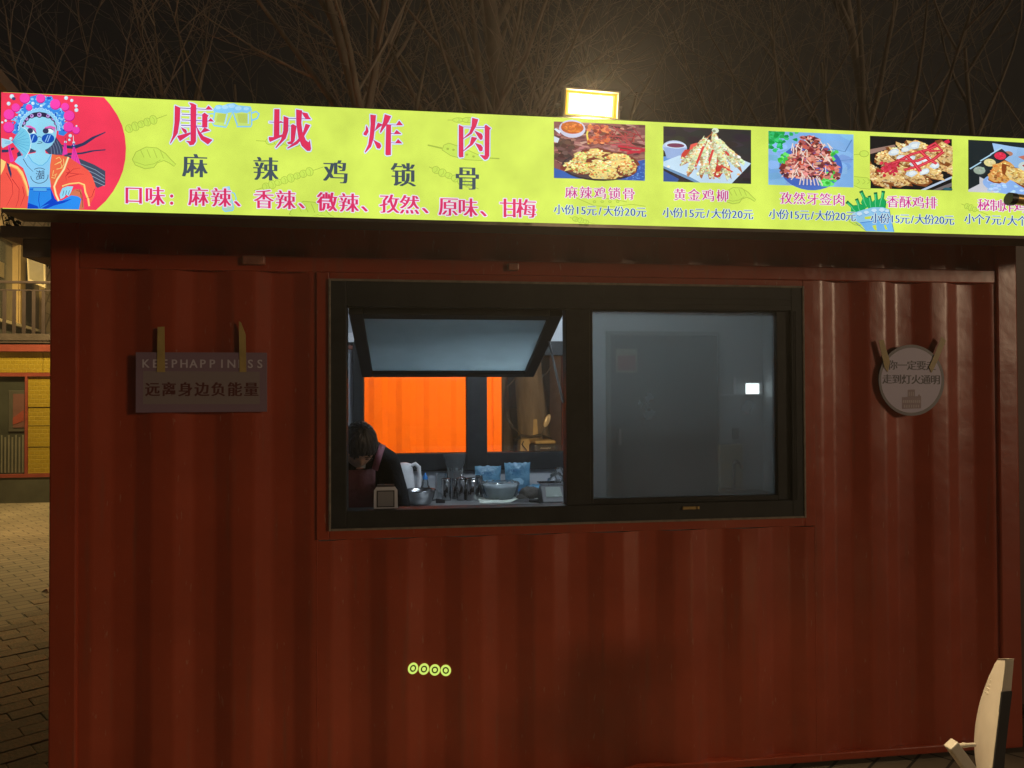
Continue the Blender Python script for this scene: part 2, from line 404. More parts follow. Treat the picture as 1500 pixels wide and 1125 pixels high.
# shell
b = MB(); b.box((.012, .10, .10), (.04, DEP-.10, 2.5)); b.build('side_wall', M['red'], kiosk)
b = MB(); b.box((XR-.04, .10, .10), (XR-.012, DEP-.10, 2.5)); b.build('side_wall', M['red'], kiosk)
b = MB(); b.box((.004, .004, ZT), (XR-.004, DEP-.004, ZT+.03)); b.build('roof', M['red'], kiosk)
b = MB(); b.box((.04, .10, .05), (XR-.04, DEP-.06, .10)); b.build('floor', mat('grey_floor', (.2, .2, .2), .6), kiosk)
# lining
YB = 2.32
BW0 = at(517, 600, YB).x; BW1 = at(846, 600, YB).x
bz0 = at(600, 690, YB).z; bz1 = at(780, 500, YB).z
b = MB()
b.box((.06, YB, .10), (BW0, YB+.04, 2.46)); b.box((BW1, YB, .10), (XR-.06, YB+.04, 2.46))
b.box((BW0, YB, .10), (BW1, YB+.04, bz0)); b.box((BW0, YB, bz1), (BW1, YB+.04, 2.46))
b.build('inner_wall', M['white_panel'], kiosk)
b = MB(); b.box((.04, .10, .10), (.06, YB, 2.46)); b.build('inner_wall', M['white_panel'], kiosk)
b = MB(); b.box((XR-.06, .10, .10), (XR-.04, YB, 2.46)); b.build('inner_wall', M['white_panel'], kiosk)
b = MB(); b.box((.06, .10, 2.44), (XR-.06, YB, 2.46)); b.build('ceiling', M['white_panel'], kiosk)
b = MB(); b.box((.06, .062, .10), (WX0, .10, 2.44)); b.box((WX1, .062, .10), (XR-.06, .10, 2.44)); b.box((WX0, .062, .10), (WX1, .10, WZ0)); b.box((WX0, .062, WZ1), (WX1, .10, 2.44))
b.build('inner_wall', M['white_panel'], kiosk)
b = MB(); b.box((.04, YB+.042, .10), (BW0, DEP-.02, 2.5)); b.box((BW1, YB+.042, .10), (XR-.04, DEP-.02, 2.5)); b.box((BW0, YB+.042, .10), (BW1, DEP-.02, bz0)); b.box((BW0, YB+.042, bz1), (BW1, DEP-.02, 2.5))
b.build('back_wall', M['red'], kiosk)
# service window --------------------------------------------------
A = M['black_alu']; Y0, Y1 = -.004, .085
ox0 = at(509, 600, .04).x; mx0 = at(830, 600, .0).x; mx1 = at(865, 600, .0).x
oz0 = at(650, 745, .0).z; oz1 = at(650, 450, .0).z
b = MB()
b.box((WX0+.002, Y0, WZ0+.002), (ox0, Y1, WZ1-.002)); b.box((WX1-.055, Y0, WZ0+.002), (WX1-.002, Y1, WZ1-.002))
b.box((ox0, Y0, WZ0+.002), (WX1-.055, Y1, oz0)); b.box((ox0, Y0, oz1), (WX1-.055, Y1, WZ1-.002))
win = b.build('service_window', A, kiosk, .003)
b = MB(); b.box((mx0, .004, oz0), (mx1, .08, oz1)); b.build('mullion', A, win, .003)
# rails and grooves on the frame (sliding tracks)
for dz in (.022, .045):
    b = MB(); b.box((mx1, -.0065, oz1+dz), (WX1-.055, -.004, oz1+dz+.006)); b.build('track', A, win, .001)
    b = MB(); b.box((WX1-.03-dz*.35, -.0065, oz0), (WX1-.026-dz*.35, -.004, oz1)); b.build('track', A, win, .001)
# fixed/sliding sash on the right
gx0 = at(867, 600, .035).x; gx1 = at(1135, 600, .035).x; gz0 = at(1000, 727, .035).z; gz1 = at(1000, 457, .035).z
b = MB()
b.box((mx1, .012, oz0), (gx0, .06, oz1)); b.box((gx1, .012, oz0), (WX1-.055, .06, oz1)); b.box((gx0, .012, oz0), (gx1, .06, gz0)); b.box((gx0, .012, gz1), (gx1, .06, oz1))
b.build('sliding_sash', A, win, .004)
GL_R = glass('dusty_glass', (.50, .51, .49), .17, .05, .60)
b = MB(); b.box((gx0, .036, gz0), (gx1, .041, gz1)); b.build('glass_pane', GL_R, win)
p = at(1011, 744, -.01); b = MB(); b.box((p.x-.032, -.012, p.z-.006), (p.x+.025, -.003, p.z+.006)); b.lathe([(.008, 0), (.008, .01)], (p.x+.034, -.006, p.z-.005), 10)
b.build('latch', mat('worn_brass', (.42, .30, .12), .4, .6), win, .001)
# inward swung sash on the left
SL = oz1-oz0-.01; SA = R(72.6)
hx0, hx1 = ox0+.004, mx0-.004
Msh = Matrix.Translation((0, .06, oz1-.004)) @ Matrix.Rotation(-SA, 4, 'X') if False else None
def sash_pt(x, l, n):     # l down the sash from the hinge, n across its thickness (towards the street)
    dv = Vector((0, math.sin(SA), -math.cos(SA))); nv = Vector((0, -math.cos(SA), -math.sin(SA)))
    q = Vector((0, .05, oz1-.006))+dv*l+nv*n; return Vector((x, q.y, q.z))
def sash_box(b, x0, x1, l0, l1, n0, n1):
    b.hexa([sash_pt(x0, l0, n0), sash_pt(x1, l0, n0), sash_pt(x1, l1, n0), sash_pt(x0, l1, n0), sash_pt(x0, l0, n1), sash_pt(x1, l0, n1), sash_pt(x1, l1, n1), sash_pt(x0, l1, n1)])
fwid = .055
b = MB(); sash_box(b, hx0, hx0+fwid, 0, SL, -.02, .02); sash_box(b, hx1-fwid, hx1, 0, SL, -.02, .02)
sash_box(b, hx0+fwid, hx1-fwid, 0, fwid, -.02, .02); sash_box(b, hx0+fwid, hx1-fwid, SL-fwid, SL, -.02, .02)
b.build('tilted_sash', A, win, .004)
GL_L = glass('sash_glass', (.78, .87, .90), .72, .03, .80)
b = MB(); sash_box(b, hx0+fwid, hx1-fwid, fwid, SL-fwid, -.003, .003); b.build('glass_pane', GL_L, win)
b = MB(); b.tube([sash_pt(hx1-.01, .30, 0), (hx1+.002, .06, oz0+.42)], .005, 6); b.build('stay_arm', M['steel_dull'], win)
# back window -----------------------------------------------------
b = MB(); yb0, yb1 = YB-.03, YB+.07
g1a, g1b = at(533, 600, YB).x, at(683, 600, YB).x; g2a = at(713, 600, YB).x; g2b = at(836, 600, YB).x
fz0 = at(620, 664, YB).z; fz1 = at(800, 521, YB).z
b.box((BW0, yb0, bz0), (g1a, yb1, bz1)); b.box((g1b, yb0, bz0), (g2a, yb1, bz1)); b.box((g2b, yb0, bz0), (BW1, yb1, bz1))
for a_, c_ in ((g1a, g1b), (g2a, g2b)):
    b.box((a_, yb0, bz0), (c_, yb1, fz0)); b.box((a_, yb0, fz1), (c_, yb1, bz1))
bw = b.build('back_window', A, kiosk, .004)
for a_, c_ in ((g1a, g1b), (g2a, g2b)):
    b = MB(); b.box((a_, YB+.02, fz0), (c_, YB+.025, fz1)); b.build('glass_pane', glass('clear_glass', (.95, .96, .95), .015, .02), bw)
# dark reflection in the right pane, built as a framed door panel
dx0, dx1 = at(893, 600, YB).x, at(1049, 600, YB).x; dz1 = at(970, 492, YB).z
b = MB(); b.box((dx0, YB-.03, .105), (dx1, YB-.002, dz1)); door = b.build('reflection_panel', M['dark_reflection'], kiosk, .003)  # door: added panel standing in for the dark reflection
b = MB(); b.box((dx0-.03, YB-.04, .105), (dx0, YB-.002, dz1+.03)); b.box((dx1, YB-.04, .105), (dx1+.012, YB-.002, dz1+.03)); b.box((dx0, YB-.04, dz1), (dx1, YB-.002, dz1+.03)); b.build('reflection_frame', mat('reflection_frame_grey', (.16, .16, .155), .5), door, .003)
p = at(905, 640, YB-.03); b = MB(); b.box((p.x, YB-.06, p.z-.06), (p.x+.02, YB-.031, p.z+.06)); b.build('reflection_handle', M['steel_dull'], door, .004)
# assumed lamp tube under the ceiling, unseen, added to light the room
LED = emit("assumed_led_tube", (.78, .90, 1.0), 130)
for cx, cy in ((2.1, 1.15),):
    b = MB(); b.box((cx-.6, cy-.04, 2.41), (cx+.6, cy+.04, 2.439)); cl = b.build('assumed_ceiling_lamp', M['pale_plastic'], kiosk, .004)
    b = MB(); b.tube([(cx-.57, cy, 2.395), (cx+.57, cy, 2.395)], .016, 10); b.build('assumed_lamp_tube', LED, cl)

# ------------------------------------------------------------------ added haze volume, giving the lens glow round the lamp
hz = MB(); hz.box((-64, -34, -1), (64, 84, 24)); ho_ = hz.build('haze', None); tag(ho_, kind='stuff')
hm, N, L = nodes('lens_glow_haze'); N.remove(N['Principled BSDF']); pv = N.new('ShaderNodeVolumePrincipled'); pv.inputs['Color'].default_value = (.9, .86, .82, 1); pv.inputs['Density'].default_value = 0.0024; pv.inputs['Anisotropy'].default_value = .45
L.new(pv.outputs[0], N['Material Output'].inputs['Volume']); ho_.data.materials.append(hm)

# ------------------------------------------------------------------ lit menu sign
SY, SZ0, SZ1, SX1 = -.32, 2.2254, 2.6158, 4.30
sign = empty('menu_sign', (0, SY, SZ0))
tag(sign, 'long backlit yellow menu sign with red disc and food pictures above the window', 'sign')
b = MB(); b.box((-.004, .004, -.012), (SX1+.004, .14, SZ1-SZ0+.006)); b.build('light_box', M['box_metal'], sign, .003)
b = MB(); b.box((-.004, .0, -.012), (SX1+.004, .004, -.0005)); b.build('edge_trim', M['box_metal'], sign)
def smap(u, v):
    p = at(u, v, SY); return p.x, p.z-SZ0
PE = print_emit('sign_film', 1.0)
YEL = (216, 239, 96); REDD = (246, 62, 92)
bm_ = MB(); bm_.add([(0, 0, 0), (SX1, 0, 0), (SX1, 0, SZ1-SZ0), (0, 0, SZ1-SZ0)], [(0, 1, 2, 3)])
ys = print_emit('sign_face_film', 1.0); ys.cycles.emission_sampling = 'AUTO'
fo = bm_.build('sign_face', ys, sign, fix=False)
ca = fo.data.color_attributes.new('Col', 'FLOAT_COLOR', 'CORNER'); ca.data.foreach_set('color', [*lin(YEL), 1]*4)
# --- food doodles in olive line
_dk = [0]
def newD():
    _dk[0] += 1; return Print(lambda u, v: (lambda q: (q[0], max(.001, min(SZ1-SZ0-.001, q[1]))))(smap(u, v)), .0002+_dk[0]*.0001)
OL = (164, 188, 70); SH = (204, 233, 92)
def zz(o, s): return lambda pts: [(o[0]+p[0]/s, o[1]+p[1]/s) for p in pts]
Za = zz((160, 160), 4.412); Zb = zz((380, 130), 3.571); Zc = zz((780, 160), 4.412); Zd = zz((1100, 160), 3.75)
def skewer(a, b_, w, n, tail0=.18, tail1=.2):
    D = newD()
    dx, dy = b_[0]-a[0], b_[1]-a[1]; l = math.hypot(dx, dy); ux, uy = dx/l, dy/l; nx, ny = -uy, ux
    P = lambda t, s: (a[0]+dx*t+nx*s, a[1]+dy*t+ny*s)
    D.line([P(-tail0, 0), P(1+tail1, 0)], .9, OL)
    for i in range(n):
        t = (i+.5)/n; r = w*(.85+.15*math.sin(i*2.1)); hw = .5/n*1.15
        q = [P(t+hw*math.cos(k*.5236), r*math.sin(k*.5236)) for k in range(12)]
        D.poly(q, SH); D.line(q+[q[0]], .75, OL); D.line([P(t-.1*hw, r*.8), P(t+.3*hw, 0), P(t, -r*.7)], .6, OL)
    D.build('skewer_doodle', PE, sign)
def wing(c, s, flip=1, rot=0):
    D = newD()
    pts = [(-1, .1), (-.85, -.25), (-.4, -.5), (.1, -.48), (.5, -.25), (.8, .05), (1.0, .22), (.92, .32), (.7, .18), (.45, .08), (.15, .2), (0, .42), (-.4, .5), (-.85, .35), (-1, .1)]
    cr, sr = math.cos(rot), math.sin(rot)
    T = lambda p: (c[0]+s*(p[0]*flip*cr-p[1]*sr), c[1]+s*(p[0]*flip*sr+p[1]*cr))
    D.poly([T(p) for p in pts[:-1]], SH); D.line([T(p) for p in pts], 1.0, OL)
    for x in (-.65, -.35, -.05, .25): D.line([T((x, -.42+abs(x)*.1)), T((x+.18, -.02))], .8, OL)
    D.line([T((-.9, .2)), T((-.4, .34)), T((0, .25)), (T((.3, .05)))], .7, OL)
    D.build('wing_doodle', PE, sign)
skewer((185, 190), (229, 174), 7, 5, .05, .35); wing((226, 232), 32, 1, .05)
skewer((385, 275), (458, 250), 6.5, 8, .18, .22); 
skewer((390, 207), (440, 210), 6, 4, .3, .3); wing((457, 312), 33, 1, .04)
skewer((634, 247), (690, 272), 6, 6, .1, .2)
D = newD()
D.poly(Zb([(955, 320), (965, 295), (990, 285), (1040, 300), (1120, 335), (1180, 360), (1165, 376), (1080, 372), (1000, 350)]), SH)
D.line(Zb([(955, 320), (965, 295), (990, 285), (1040, 300), (1120, 335), (1180, 360), (1165, 376), (1080, 372), (1000, 350), (955, 320)]), .9, OL)
D.line(Zb([(880, 295), (955, 312)]), 2, OL); D.line(Zb([(1180, 362), (1255, 366)]), 1.6, OL)
for x, y in ((985, 315), (1015, 320), (1050, 335), (1085, 345), (1120, 355)): D.ell(Zb([(x, y)])[0], 2, 1.6, OL, 8)
D.build('corn_dog_doodle', PE, sign)
skewer((664, 176), (692, 176), 4, 2, .3, .1)
wing((1083, 287), 24, 1, .02); skewer((839, 320), (862, 326), 4, 3, .2, .4)
D = newD()
D.line(Zc([(285, 575), (320, 590), (400, 625), (520, 630), (640, 615), (730, 628)]), .8, OL); D.line(Zc([(330, 580), (370, 560), (460, 575), (560, 590), (610, 600)]), .8, OL)
for x in (400, 450, 500, 550): D.ell(Zc([(x, 598)])[0], 2.5, 2, OL, 8); D.ell(Zc([(x, 598)])[0], 1.7, 1.3, SH, 8)
D.build('drumstick_doodle', PE, sign); D = newD()
D.ell(Zd([(620, 245)])[0], 7, 5, OL); D.ell(Zd([(620, 245)])[0], 6, 4.2, SH); D.line(Zd([(565, 250), (600, 248)]), .8, OL)
D.build('meatball_doodle', PE, sign); D = newD()
D.poly(Zd([(565, 370), (640, 378), (655, 395), (655, 440), (600, 435), (565, 420)]), SH); D.line(Zd([(565, 370), (640, 378), (655, 395), (655, 440), (600, 435), (565, 420)]), .8, OL)
for x in (585, 615, 640): D.line(Zd([(x, 385), (x+12, 400), (x-4, 412)]), .7, OL)
D.build('sausage_doodle', PE, sign)
skewer((1413, 301), (1430, 308), 5, 3, .3, 1.0)
wing((1262, 322), 20, 1, .25)
# beer mugs
D = newD()
BL = (140, 208, 250); BL2 = (176, 226, 255)
Zm = zz((235, 140), 6.1224)
for q in ([(490, 140), (470, 250), (480, 270), (590, 285), (600, 262), (650, 150)], [(650, 150), (690, 265), (685, 280), (812, 280), (820, 262), (815, 130)]):
    D.poly(Zm(q), (205, 232, 120)); D.line(Zm(q+[q[0]]), 2.0, BL)
D.poly(Zm([(515, 165), (600, 165), (575, 245), (500, 238)]), (193, 213, 100)); D.poly(Zm([(690, 165), (790, 165), (795, 248), (705, 245)]), (193, 213, 100))
D.line(Zm([(600, 165), (578, 260)]), 2, BL2); D.line(Zm([(790, 165), (790, 255)]), 2, BL2)
D.poly(Zm([(480, 150), (475, 125), (500, 90), (530, 85), (560, 92), (610, 75), (660, 70), (700, 90), (760, 95), (810, 100), (822, 130), (780, 160), (730, 150), (680, 160), (640, 145), (590, 165), (540, 158)]), BL)
for x, y, r in ((520, 110, 4), (580, 105, 5), (640, 95, 5), (700, 115, 5), (770, 120, 4)): D.ell(Zm([(x, y)])[0], r, r*.6, BL2)
D.line(Zm([(815, 160), (860, 145), (885, 165), (870, 205), (820, 225)]), 2.5, BL); D.line(Zm([(480, 165), (435, 165), (425, 200), (470, 245)]), 2, BL)
D.build('beer_mugs_print', PE, sign); D = newD()
D.poly(Za([(735, 510), (775, 500), (805, 640), (800, 655), (750, 662), (735, 650)]), (180, 220, 190)); D.line(Za([(735, 510), (775, 500), (805, 640), (800, 655), (750, 662), (735, 650), (735, 510)]), 1.6, BL)
D.line(Za([(780, 535), (810, 545), (822, 580), (805, 605)]), 1.8, BL); D.ell(Za([(755, 512)])[0], 5, 2.5, BL2)
D.build('beer_glass_print', PE, sign); D = newD()
# beer bottles in an ice bucket
Zk = zz((1250, 190), 7.031); GR = (20, 170, 92); GD = (10, 110, 70); GLt = (120, 225, 160)
def bottle(a, b_, w):
    dx, dy = b_[0]-a[0], b_[1]-a[1]; l = math.hypot(dx, dy); nx, ny = -dy/l, dx/l
    P = lambda t, s: (a[0]+dx*t+nx*s, a[1]+dy*t+ny*s)
    q = [P(0, -w*.32), P(.5, -w*.36), P(.68, -w), P(1.2, -w), P(1.2, w), P(.68, w), P(.5, w*.36), P(0, w*.32)]
    D.poly([(1250+x/7.031, 190+y/7.031) for x, y in q], GR)
    for s0 in (-.32, .12): D.line([(1250+x/7.031, 190+y/7.031) for x, y in (P(.02, w*s0), P(.5, w*s0), P(.72, w*s0*2.6), P(1.1, w*s0*2.6))], .8, GD if s0 < 0 else GLt)
    q = [P(-.03, -w*.4), P(.1, -w*.4), P(.1, w*.4), P(-.03, w*.4)]; D.poly([(1250+x/7.031, 190+y/7.031) for x, y in q], GD)
for a, c_, w in (((-70, 745), (35, 840), 45), ((30, 715), (75, 830), 45), ((75, 635), (140, 770), 50), ((160, 685), (190, 800), 42), ((225, 650), (240, 790), 48), ((305, 635), (285, 780), 48)): bottle(a, c_, w)
D.poly(Zk([(-60, 900), (20, 850), (100, 825), (200, 800), (300, 800), (370, 825), (372, 870), (390, 930), (70, 970), (0, 930)]), (150, 205, 240))
for x, y, r in ((60, 870, 28), (130, 855, 26), (210, 835, 28), (290, 830, 30), (345, 840, 22)): D.ell(Zk([(x, y)])[0], r/7, r/9, (205, 232, 250)); D.line([Zk([(x-r, y+8)])[0], Zk([(x, y+r*.8)])[0], Zk([(x+r, y+8)])[0]], .7, (70, 140, 215))
D.poly(Zk([(65, 960), (380, 920), (420, 1060), (130, 1055)]), (120, 185, 240)); D.line(Zk([(65, 960), (380, 920)]), 1, (60, 130, 210))
D.poly(Zk([(190, 990), (230, 980), (240, 1040), (215, 1035)]), (205, 222, 80)); D.poly(Zk([(310, 985), (330, 980), (350, 1030), (325, 1030)]), (205, 222, 80)); D.poly(Zk([(110, 900), (180, 890), (190, 920), (120, 925)]), (205, 222, 80))
D.line(Zk([(20, 960), (110, 1030), (130, 1055)]), .8, (70, 110, 150)); D.line(Zk([(415, 1060), (365, 820)]), .8, (70, 110, 150))
D.build('bottle_bucket_print', PE, sign)
# --- red disc and the opera-costume figure (a generic decorative picture)
F = Print(smap, .0025); Z1 = zz((0, 125), 5.92)
pts = [(14, 62), (905, 106), (960, 170), (1020, 260), (1062, 350), (1085, 440), (1095, 540), (1090, 640), (1070, 740), (1035, 830), (985, 920), (920, 1005), (835, 1084), (4, 1064)]
F.poly(Z1(pts), REDD)
INK = (52, 60, 96); SK = (150, 218, 244); SKD = (86, 178, 226); CO = (248, 92, 78); COD = (190, 40, 50); GO = (255, 214, 130); PK = (248, 70, 178); PKD = (200, 30, 140); HB = (58, 140, 230); HBL = (142, 208, 246); HBD = (24, 84, 190); JE = (44, 140, 236); JED = (16, 70, 200)
# streaming hair
F.poly(Z1([(480, 470), (540, 520), (640, 525), (720, 500), (800, 450), (918, 404), (916, 414), (830, 458), (740, 520), (650, 555), (560, 545)]), INK)
F.poly(Z1([(400, 545), (560, 590), (700, 585), (800, 565), (918, 556), (916, 566), (820, 575), (720, 598), (600, 610), (450, 600)]), INK)
F.poly(Z1([(560, 600), (700, 640), (820, 690), (916, 745), (916, 865), (850, 892), (760, 820), (640, 740), (560, 680)]), (70, 78, 100))
for k in range(4): F.line(Z1([(590+k*10, 640+k*26), (720, 690+k*30), (830, 735+k*34), (910, 790+k*28)]), .8, (150, 170, 190))
F.poly(Z1([(390, 400), (480, 440), (540, 520), (560, 600), (440, 610), (390, 560), (260, 590), (255, 540), (300, 480)]), (66, 74, 104))
for k in range(4): F.line(Z1([(420+k*25, 480), (445+k*25, 540), (450+k*28, 600)]), .6, (130, 150, 180))
F.poly(Z1([(18, 560), (70, 560), (120, 540), (130, 555), (70, 582), (18, 585)]), INK); F.poly(Z1([(150, 590), (175, 570), (190, 610), (155, 625)]), INK)
# robe left
F.poly(Z1([(10, 640), (60, 670), (130, 690), (205, 730), (220, 800), (245, 880), (258, 960), (240, 1070), (4, 1064)]), CO)
F.poly(Z1([(10, 640), (55, 665), (40, 720), (10, 780)]), GO)
F.poly(Z1([(60, 670), (85, 690), (105, 770), (100, 810), (75, 740)]), INK)
F.line(Z1([(85, 690), (150, 715), (190, 760), (225, 850), (250, 960)]), 4.2, GO); F.line(Z1([(95, 705), (150, 730), (190, 790), (225, 880), (240, 960)]), 1.5, (250, 150, 90))
for q in ([(110, 815), (170, 900), (165, 990), (140, 1060)], [(60, 760), (110, 850), (115, 940), (60, 1050)], [(200, 880), (215, 960), (180, 1050)]): F.line(Z1(q), 1.0, COD, .4)
# jeans
F.poly(Z1([(258, 885), (440, 885), (480, 1000), (540, 1000), (620, 955), (690, 965), (715, 1000), (690, 1078), (240, 1072)]), JE)
F.poly(Z1([(440, 885), (480, 985), (505, 1008), (410, 1035), (350, 1060), (450, 985)]), JED); F.poly(Z1([(360, 1070), (450, 1020), (560, 1000), (630, 985), (560, 1020), (470, 1045), (400, 1075)]), JED)
F.line(Z1([(345, 930), (338, 1000), (352, 1070)]), .9, JED); F.line(Z1([(262, 905), (440, 908)]), .8, JED); F.poly(Z1([(290, 888), (408, 890), (408, 922), (290, 918)]), (90, 175, 235)); F.line(Z1([(290, 888), (408, 890), (408, 922), (290, 918), (290, 888)]), .7, JED)
F.poly(Z1([(245, 1020), (330, 1050), (340, 1072), (240, 1072)]), JED)
# vest and neck
F.poly(Z1([(320, 545), (390, 545), (395, 600), (460, 600), (440, 700), (435, 800), (445, 885), (258, 885), (235, 800), (205, 720), (130, 665), (160, 620), (240, 598), (310, 600)]), HBL)
F.poly(Z1([(240, 600), (320, 585), (330, 545), (388, 545), (400, 590), (440, 602), (415, 660), (375, 695), (335, 695), (285, 665)]), SK)
F.line(Z1([(245, 605), (285, 665), (335, 695), (375, 695), (415, 660), (445, 605)]), 1.0, SKD); F.line(Z1([(205, 640), (240, 700), (290, 750)]), 1.0, INK, .5)
for i in range(28):
    a = -2.2+i*(5.1/27); p0 = (345+75*math.cos(a), 785+66*math.sin(a)); a += 5.1/27; p1 = (345+75*math.cos(a), 785+66*math.sin(a))
    if not (-.75 < a < .0): F.line(Z1([p0, p1]), .9, INK)
F.char('潮', Z1([(352, 778)])[0], 13.5, INK)
F.line(Z1([(318, 820), (372, 805)]), .8, INK)
# head
F.ell(Z1([(345, 400)])[0], 25.5, 29, SK, 24); F.poly(Z1([(215, 420), (480, 420), (455, 490), (400, 540), (350, 556), (305, 540), (255, 490)]), SK)
F.poly(Z1([(190, 370), (195, 310), (230, 265), (290, 240), (345, 233), (410, 243), (470, 280), (505, 340), (512, 390), (495, 380), (480, 330), (440, 290), (345, 270), (260, 290), (215, 340), (205, 372)]), (50, 40, 76))
for x, y, r in ((210, 330, 18), (236, 294, 18), (280, 268, 20), (345, 258, 24), (420, 268, 20), (465, 292, 18), (488, 332, 15), (500, 378, 11)):
    F.ell(Z1([(x, y)])[0], r/5.3, r/5.3, (50, 40, 76), 12); F.ell(Z1([(x, y)])[0], r/7.5, r/7.5, (196, 160, 226), 12); F.ell(Z1([(x-2, y-2)])[0], r/15, r/15, (120, 60, 140), 8)
# eyes, brows, sunglasses, mouth
F.poly(Z1([(218, 352), (265, 350), (310, 375), (322, 420), (305, 412), (270, 380)]), (226, 110, 190)); F.poly(Z1([(372, 408), (395, 365), (440, 352), (485, 365), (478, 415), (470, 385), (430, 372)]), (226, 110, 190))
F.poly(Z1([(250, 378), (290, 380), (318, 418), (280, 420), (252, 402)]), (235, 248, 255)); F.poly(Z1([(382, 412), (405, 380), (440, 376), (468, 390), (462, 418)]), (235, 248, 255))
F.ell(Z1([(266, 396)])[0], 4.2, 4, INK); F.ell(Z1([(400, 398)])[0], 4.4, 4, INK); F.line(Z1([(250, 378), (290, 380), (320, 420)]), 1.1, INK); F.line(Z1([(382, 412), (405, 380), (440, 376), (470, 392)]), 1.1, INK)
F.ell(Z1([(292, 462)])[0], 6.6, 6.6, HBD, 20); F.ell(Z1([(420, 464)])[0], 9.3, 6.9, HBD, 20)
for x, d in ((285, 20), (405, 22), (425, 22)): F.line(Z1([(x+d*.7, 434), (x-d*.4, 492)]), 1.3, (150, 205, 255))
F.line(Z1([(326, 455), (345, 446), (364, 455)]), .8, INK); F.line(Z1([(335, 494), (350, 490), (366, 496)]), .9, (70, 110, 150)); F.line(Z1([(325, 508), (350, 506), (372, 500)]), .8, INK)
# headdress
hd = [(90, 400), (140, 330), (165, 235), (215, 160), (270, 100), (330, 85), (400, 110), (450, 95), (500, 180), (570, 240), (560, 330), (600, 400), (555, 442), (510, 430), (515, 370), (495, 310), (450, 255), (380, 225), (310, 225), (240, 255), (195, 310), (180, 390), (140, 430)]
F.poly(Z1(hd), HB)
rr = random.Random(3)
for i in range(120):
    a = math.pi*(1.0+rr.random()); q = rr.uniform(.72, 1.0)
    x, y = 345+255*q*math.cos(a)*1.0, 400+310*q*math.sin(a)
    F.ell(Z1([(x, y)])[0], rr.uniform(1.2, 2.6), rr.uniform(1.0, 2.2), rr.choice([HBL, HBD, HB, (96, 182, 246), HBL]), 8)
arc = [(345+168*math.cos(a), 398+178*math.sin(a)) for a in [math.pi+i*math.pi/24 for i in range(25)]]
F.line(Z1(arc), 4.2, HBL); F.line(Z1([(345+180*math.cos(math.pi+i*math.pi/40)*(1+.025*(-1)**i), 395+192*math.sin(math.pi+i*math.pi/40)*(1+.025*(-1)**i)) for i in range(41)]), 1.1, (190, 236, 255))
for x, y, r in ((220, 112, 46), (358, 95, 40), (485, 165, 47), (570, 188, 36), (605, 265, 48), (600, 362, 46), (665, 390, 34), (84, 255, 48), (143, 195, 38), (82, 365, 48), (258, 193, 28)):
    yy = max(y, 62+r*.9+ (x-14)*.049); F.ell(Z1([(x, yy+4)])[0], r/5.92, r/5.92, PKD, 18); F.ell(Z1([(x-2, yy)])[0], r/6.3, r/6.5, PK, 18)
for x, y, r in ((108, 100, 20), (80, 162, 17), (578, 113, 17), (627, 135, 14), (664, 182, 14), (667, 218, 17), (290, 160, 15), (362, 182, 13), (178, 262, 12), (100, 465, 14), (55, 310, 11), (25, 325, 10), (614, 440, 15), (606, 476, 11), (572, 495, 12), (644, 500, 12), (668, 356, 8)):
    F.ell(Z1([(x, y)])[0], r/5.92, r/5.92, (196, 232, 246), 10); F.ell(Z1([(x-3, y-3)])[0], r/13, r/13, (235, 250, 255), 8)
F.ell(Z1([(125, 120)])[0], 3, 2.4, (60, 70, 120), 8)
# tassels
for q in ([(570, 500), (590, 600), (545, 610)], [(645, 540), (705, 690), (618, 655)], [(80, 520), (130, 660), (95, 670)]):
    F.poly(Z1([(q[0][0]-8, q[0][1]), (q[0][0]+8, q[0][1]), q[1], q[2]]), PK)
    for k in range(3): F.line(Z1([q[0], (q[1][0]+(q[2][0]-q[1][0])*(k+.7)/3.4, q[1][1]+(q[2][1]-q[1][1])*(k+.7)/3.4)]), .5, PKD)
F.line(Z1([(640, 440), (645, 540)]), .8, (235, 240, 250)); F.line(Z1([(572, 460), (572, 500)]), .7, (80, 40, 90)); 
for dx, dy in ((-12, 0), (12, 0), (0, -12), (0, 12)): F.ell(Z1([(645+dx, 523+dy)])[0], 1.2, 1.2, HBD, 8)
# fan and hand
F.poly(Z1([(110, 490), (190, 362), (230, 385), (262, 430), (275, 500), (265, 560), (225, 632), (150, 540)]), (120, 205, 236))
for k in range(9): F.line(Z1([(112, 492), (190+80*math.sin(k*.33)-k*2, 365+k*33)]), .5, (76, 160, 210))
F.line(Z1([(190, 362), (230, 385), (262, 430), (275, 500), (265, 560), (225, 632)]), .8, (226, 248, 255))
F.poly(Z1([(18, 462), (60, 470), (100, 478), (118, 500), (80, 520), (30, 548), (18, 530)]), (176, 226, 248)); 
for k in range(3): F.line(Z1([(45, 485+k*12), (95, 492+k*7)]), .6, SKD)
# robe right with gold trim
F.poly(Z1([(455, 600), (600, 625), (700, 690), (770, 740), (800, 780), (832, 870), (825, 960), (775, 1055), (755, 1000), (735, 900), (690, 860), (600, 868), (560, 890), (530, 950), (505, 1010), (460, 930), (435, 800), (440, 690)]), CO)
F.poly(Z1([(455, 600), (600, 625), (580, 700), (500, 800), (470, 860), (445, 850), (435, 780)]), (244, 112, 74))
for q in ([(490, 640), (520, 625), (540, 660), (500, 680)], [(480, 690), (530, 670), (545, 720), (495, 730)], [(470, 740), (460, 790), (500, 770)], [(555, 640), (560, 690), (530, 720)], [(450, 800), (480, 810), (490, 780)]): F.line(Z1(q), 1.0, GO)
F.line(Z1([(598, 625), (560, 730), (500, 820), (475, 880), (490, 950), (515, 1005)]), 3.0, GO); F.line(Z1([(598, 625), (560, 730), (500, 820), (475, 880), (490, 950), (515, 1005)]), 1.2, (255, 240, 200))
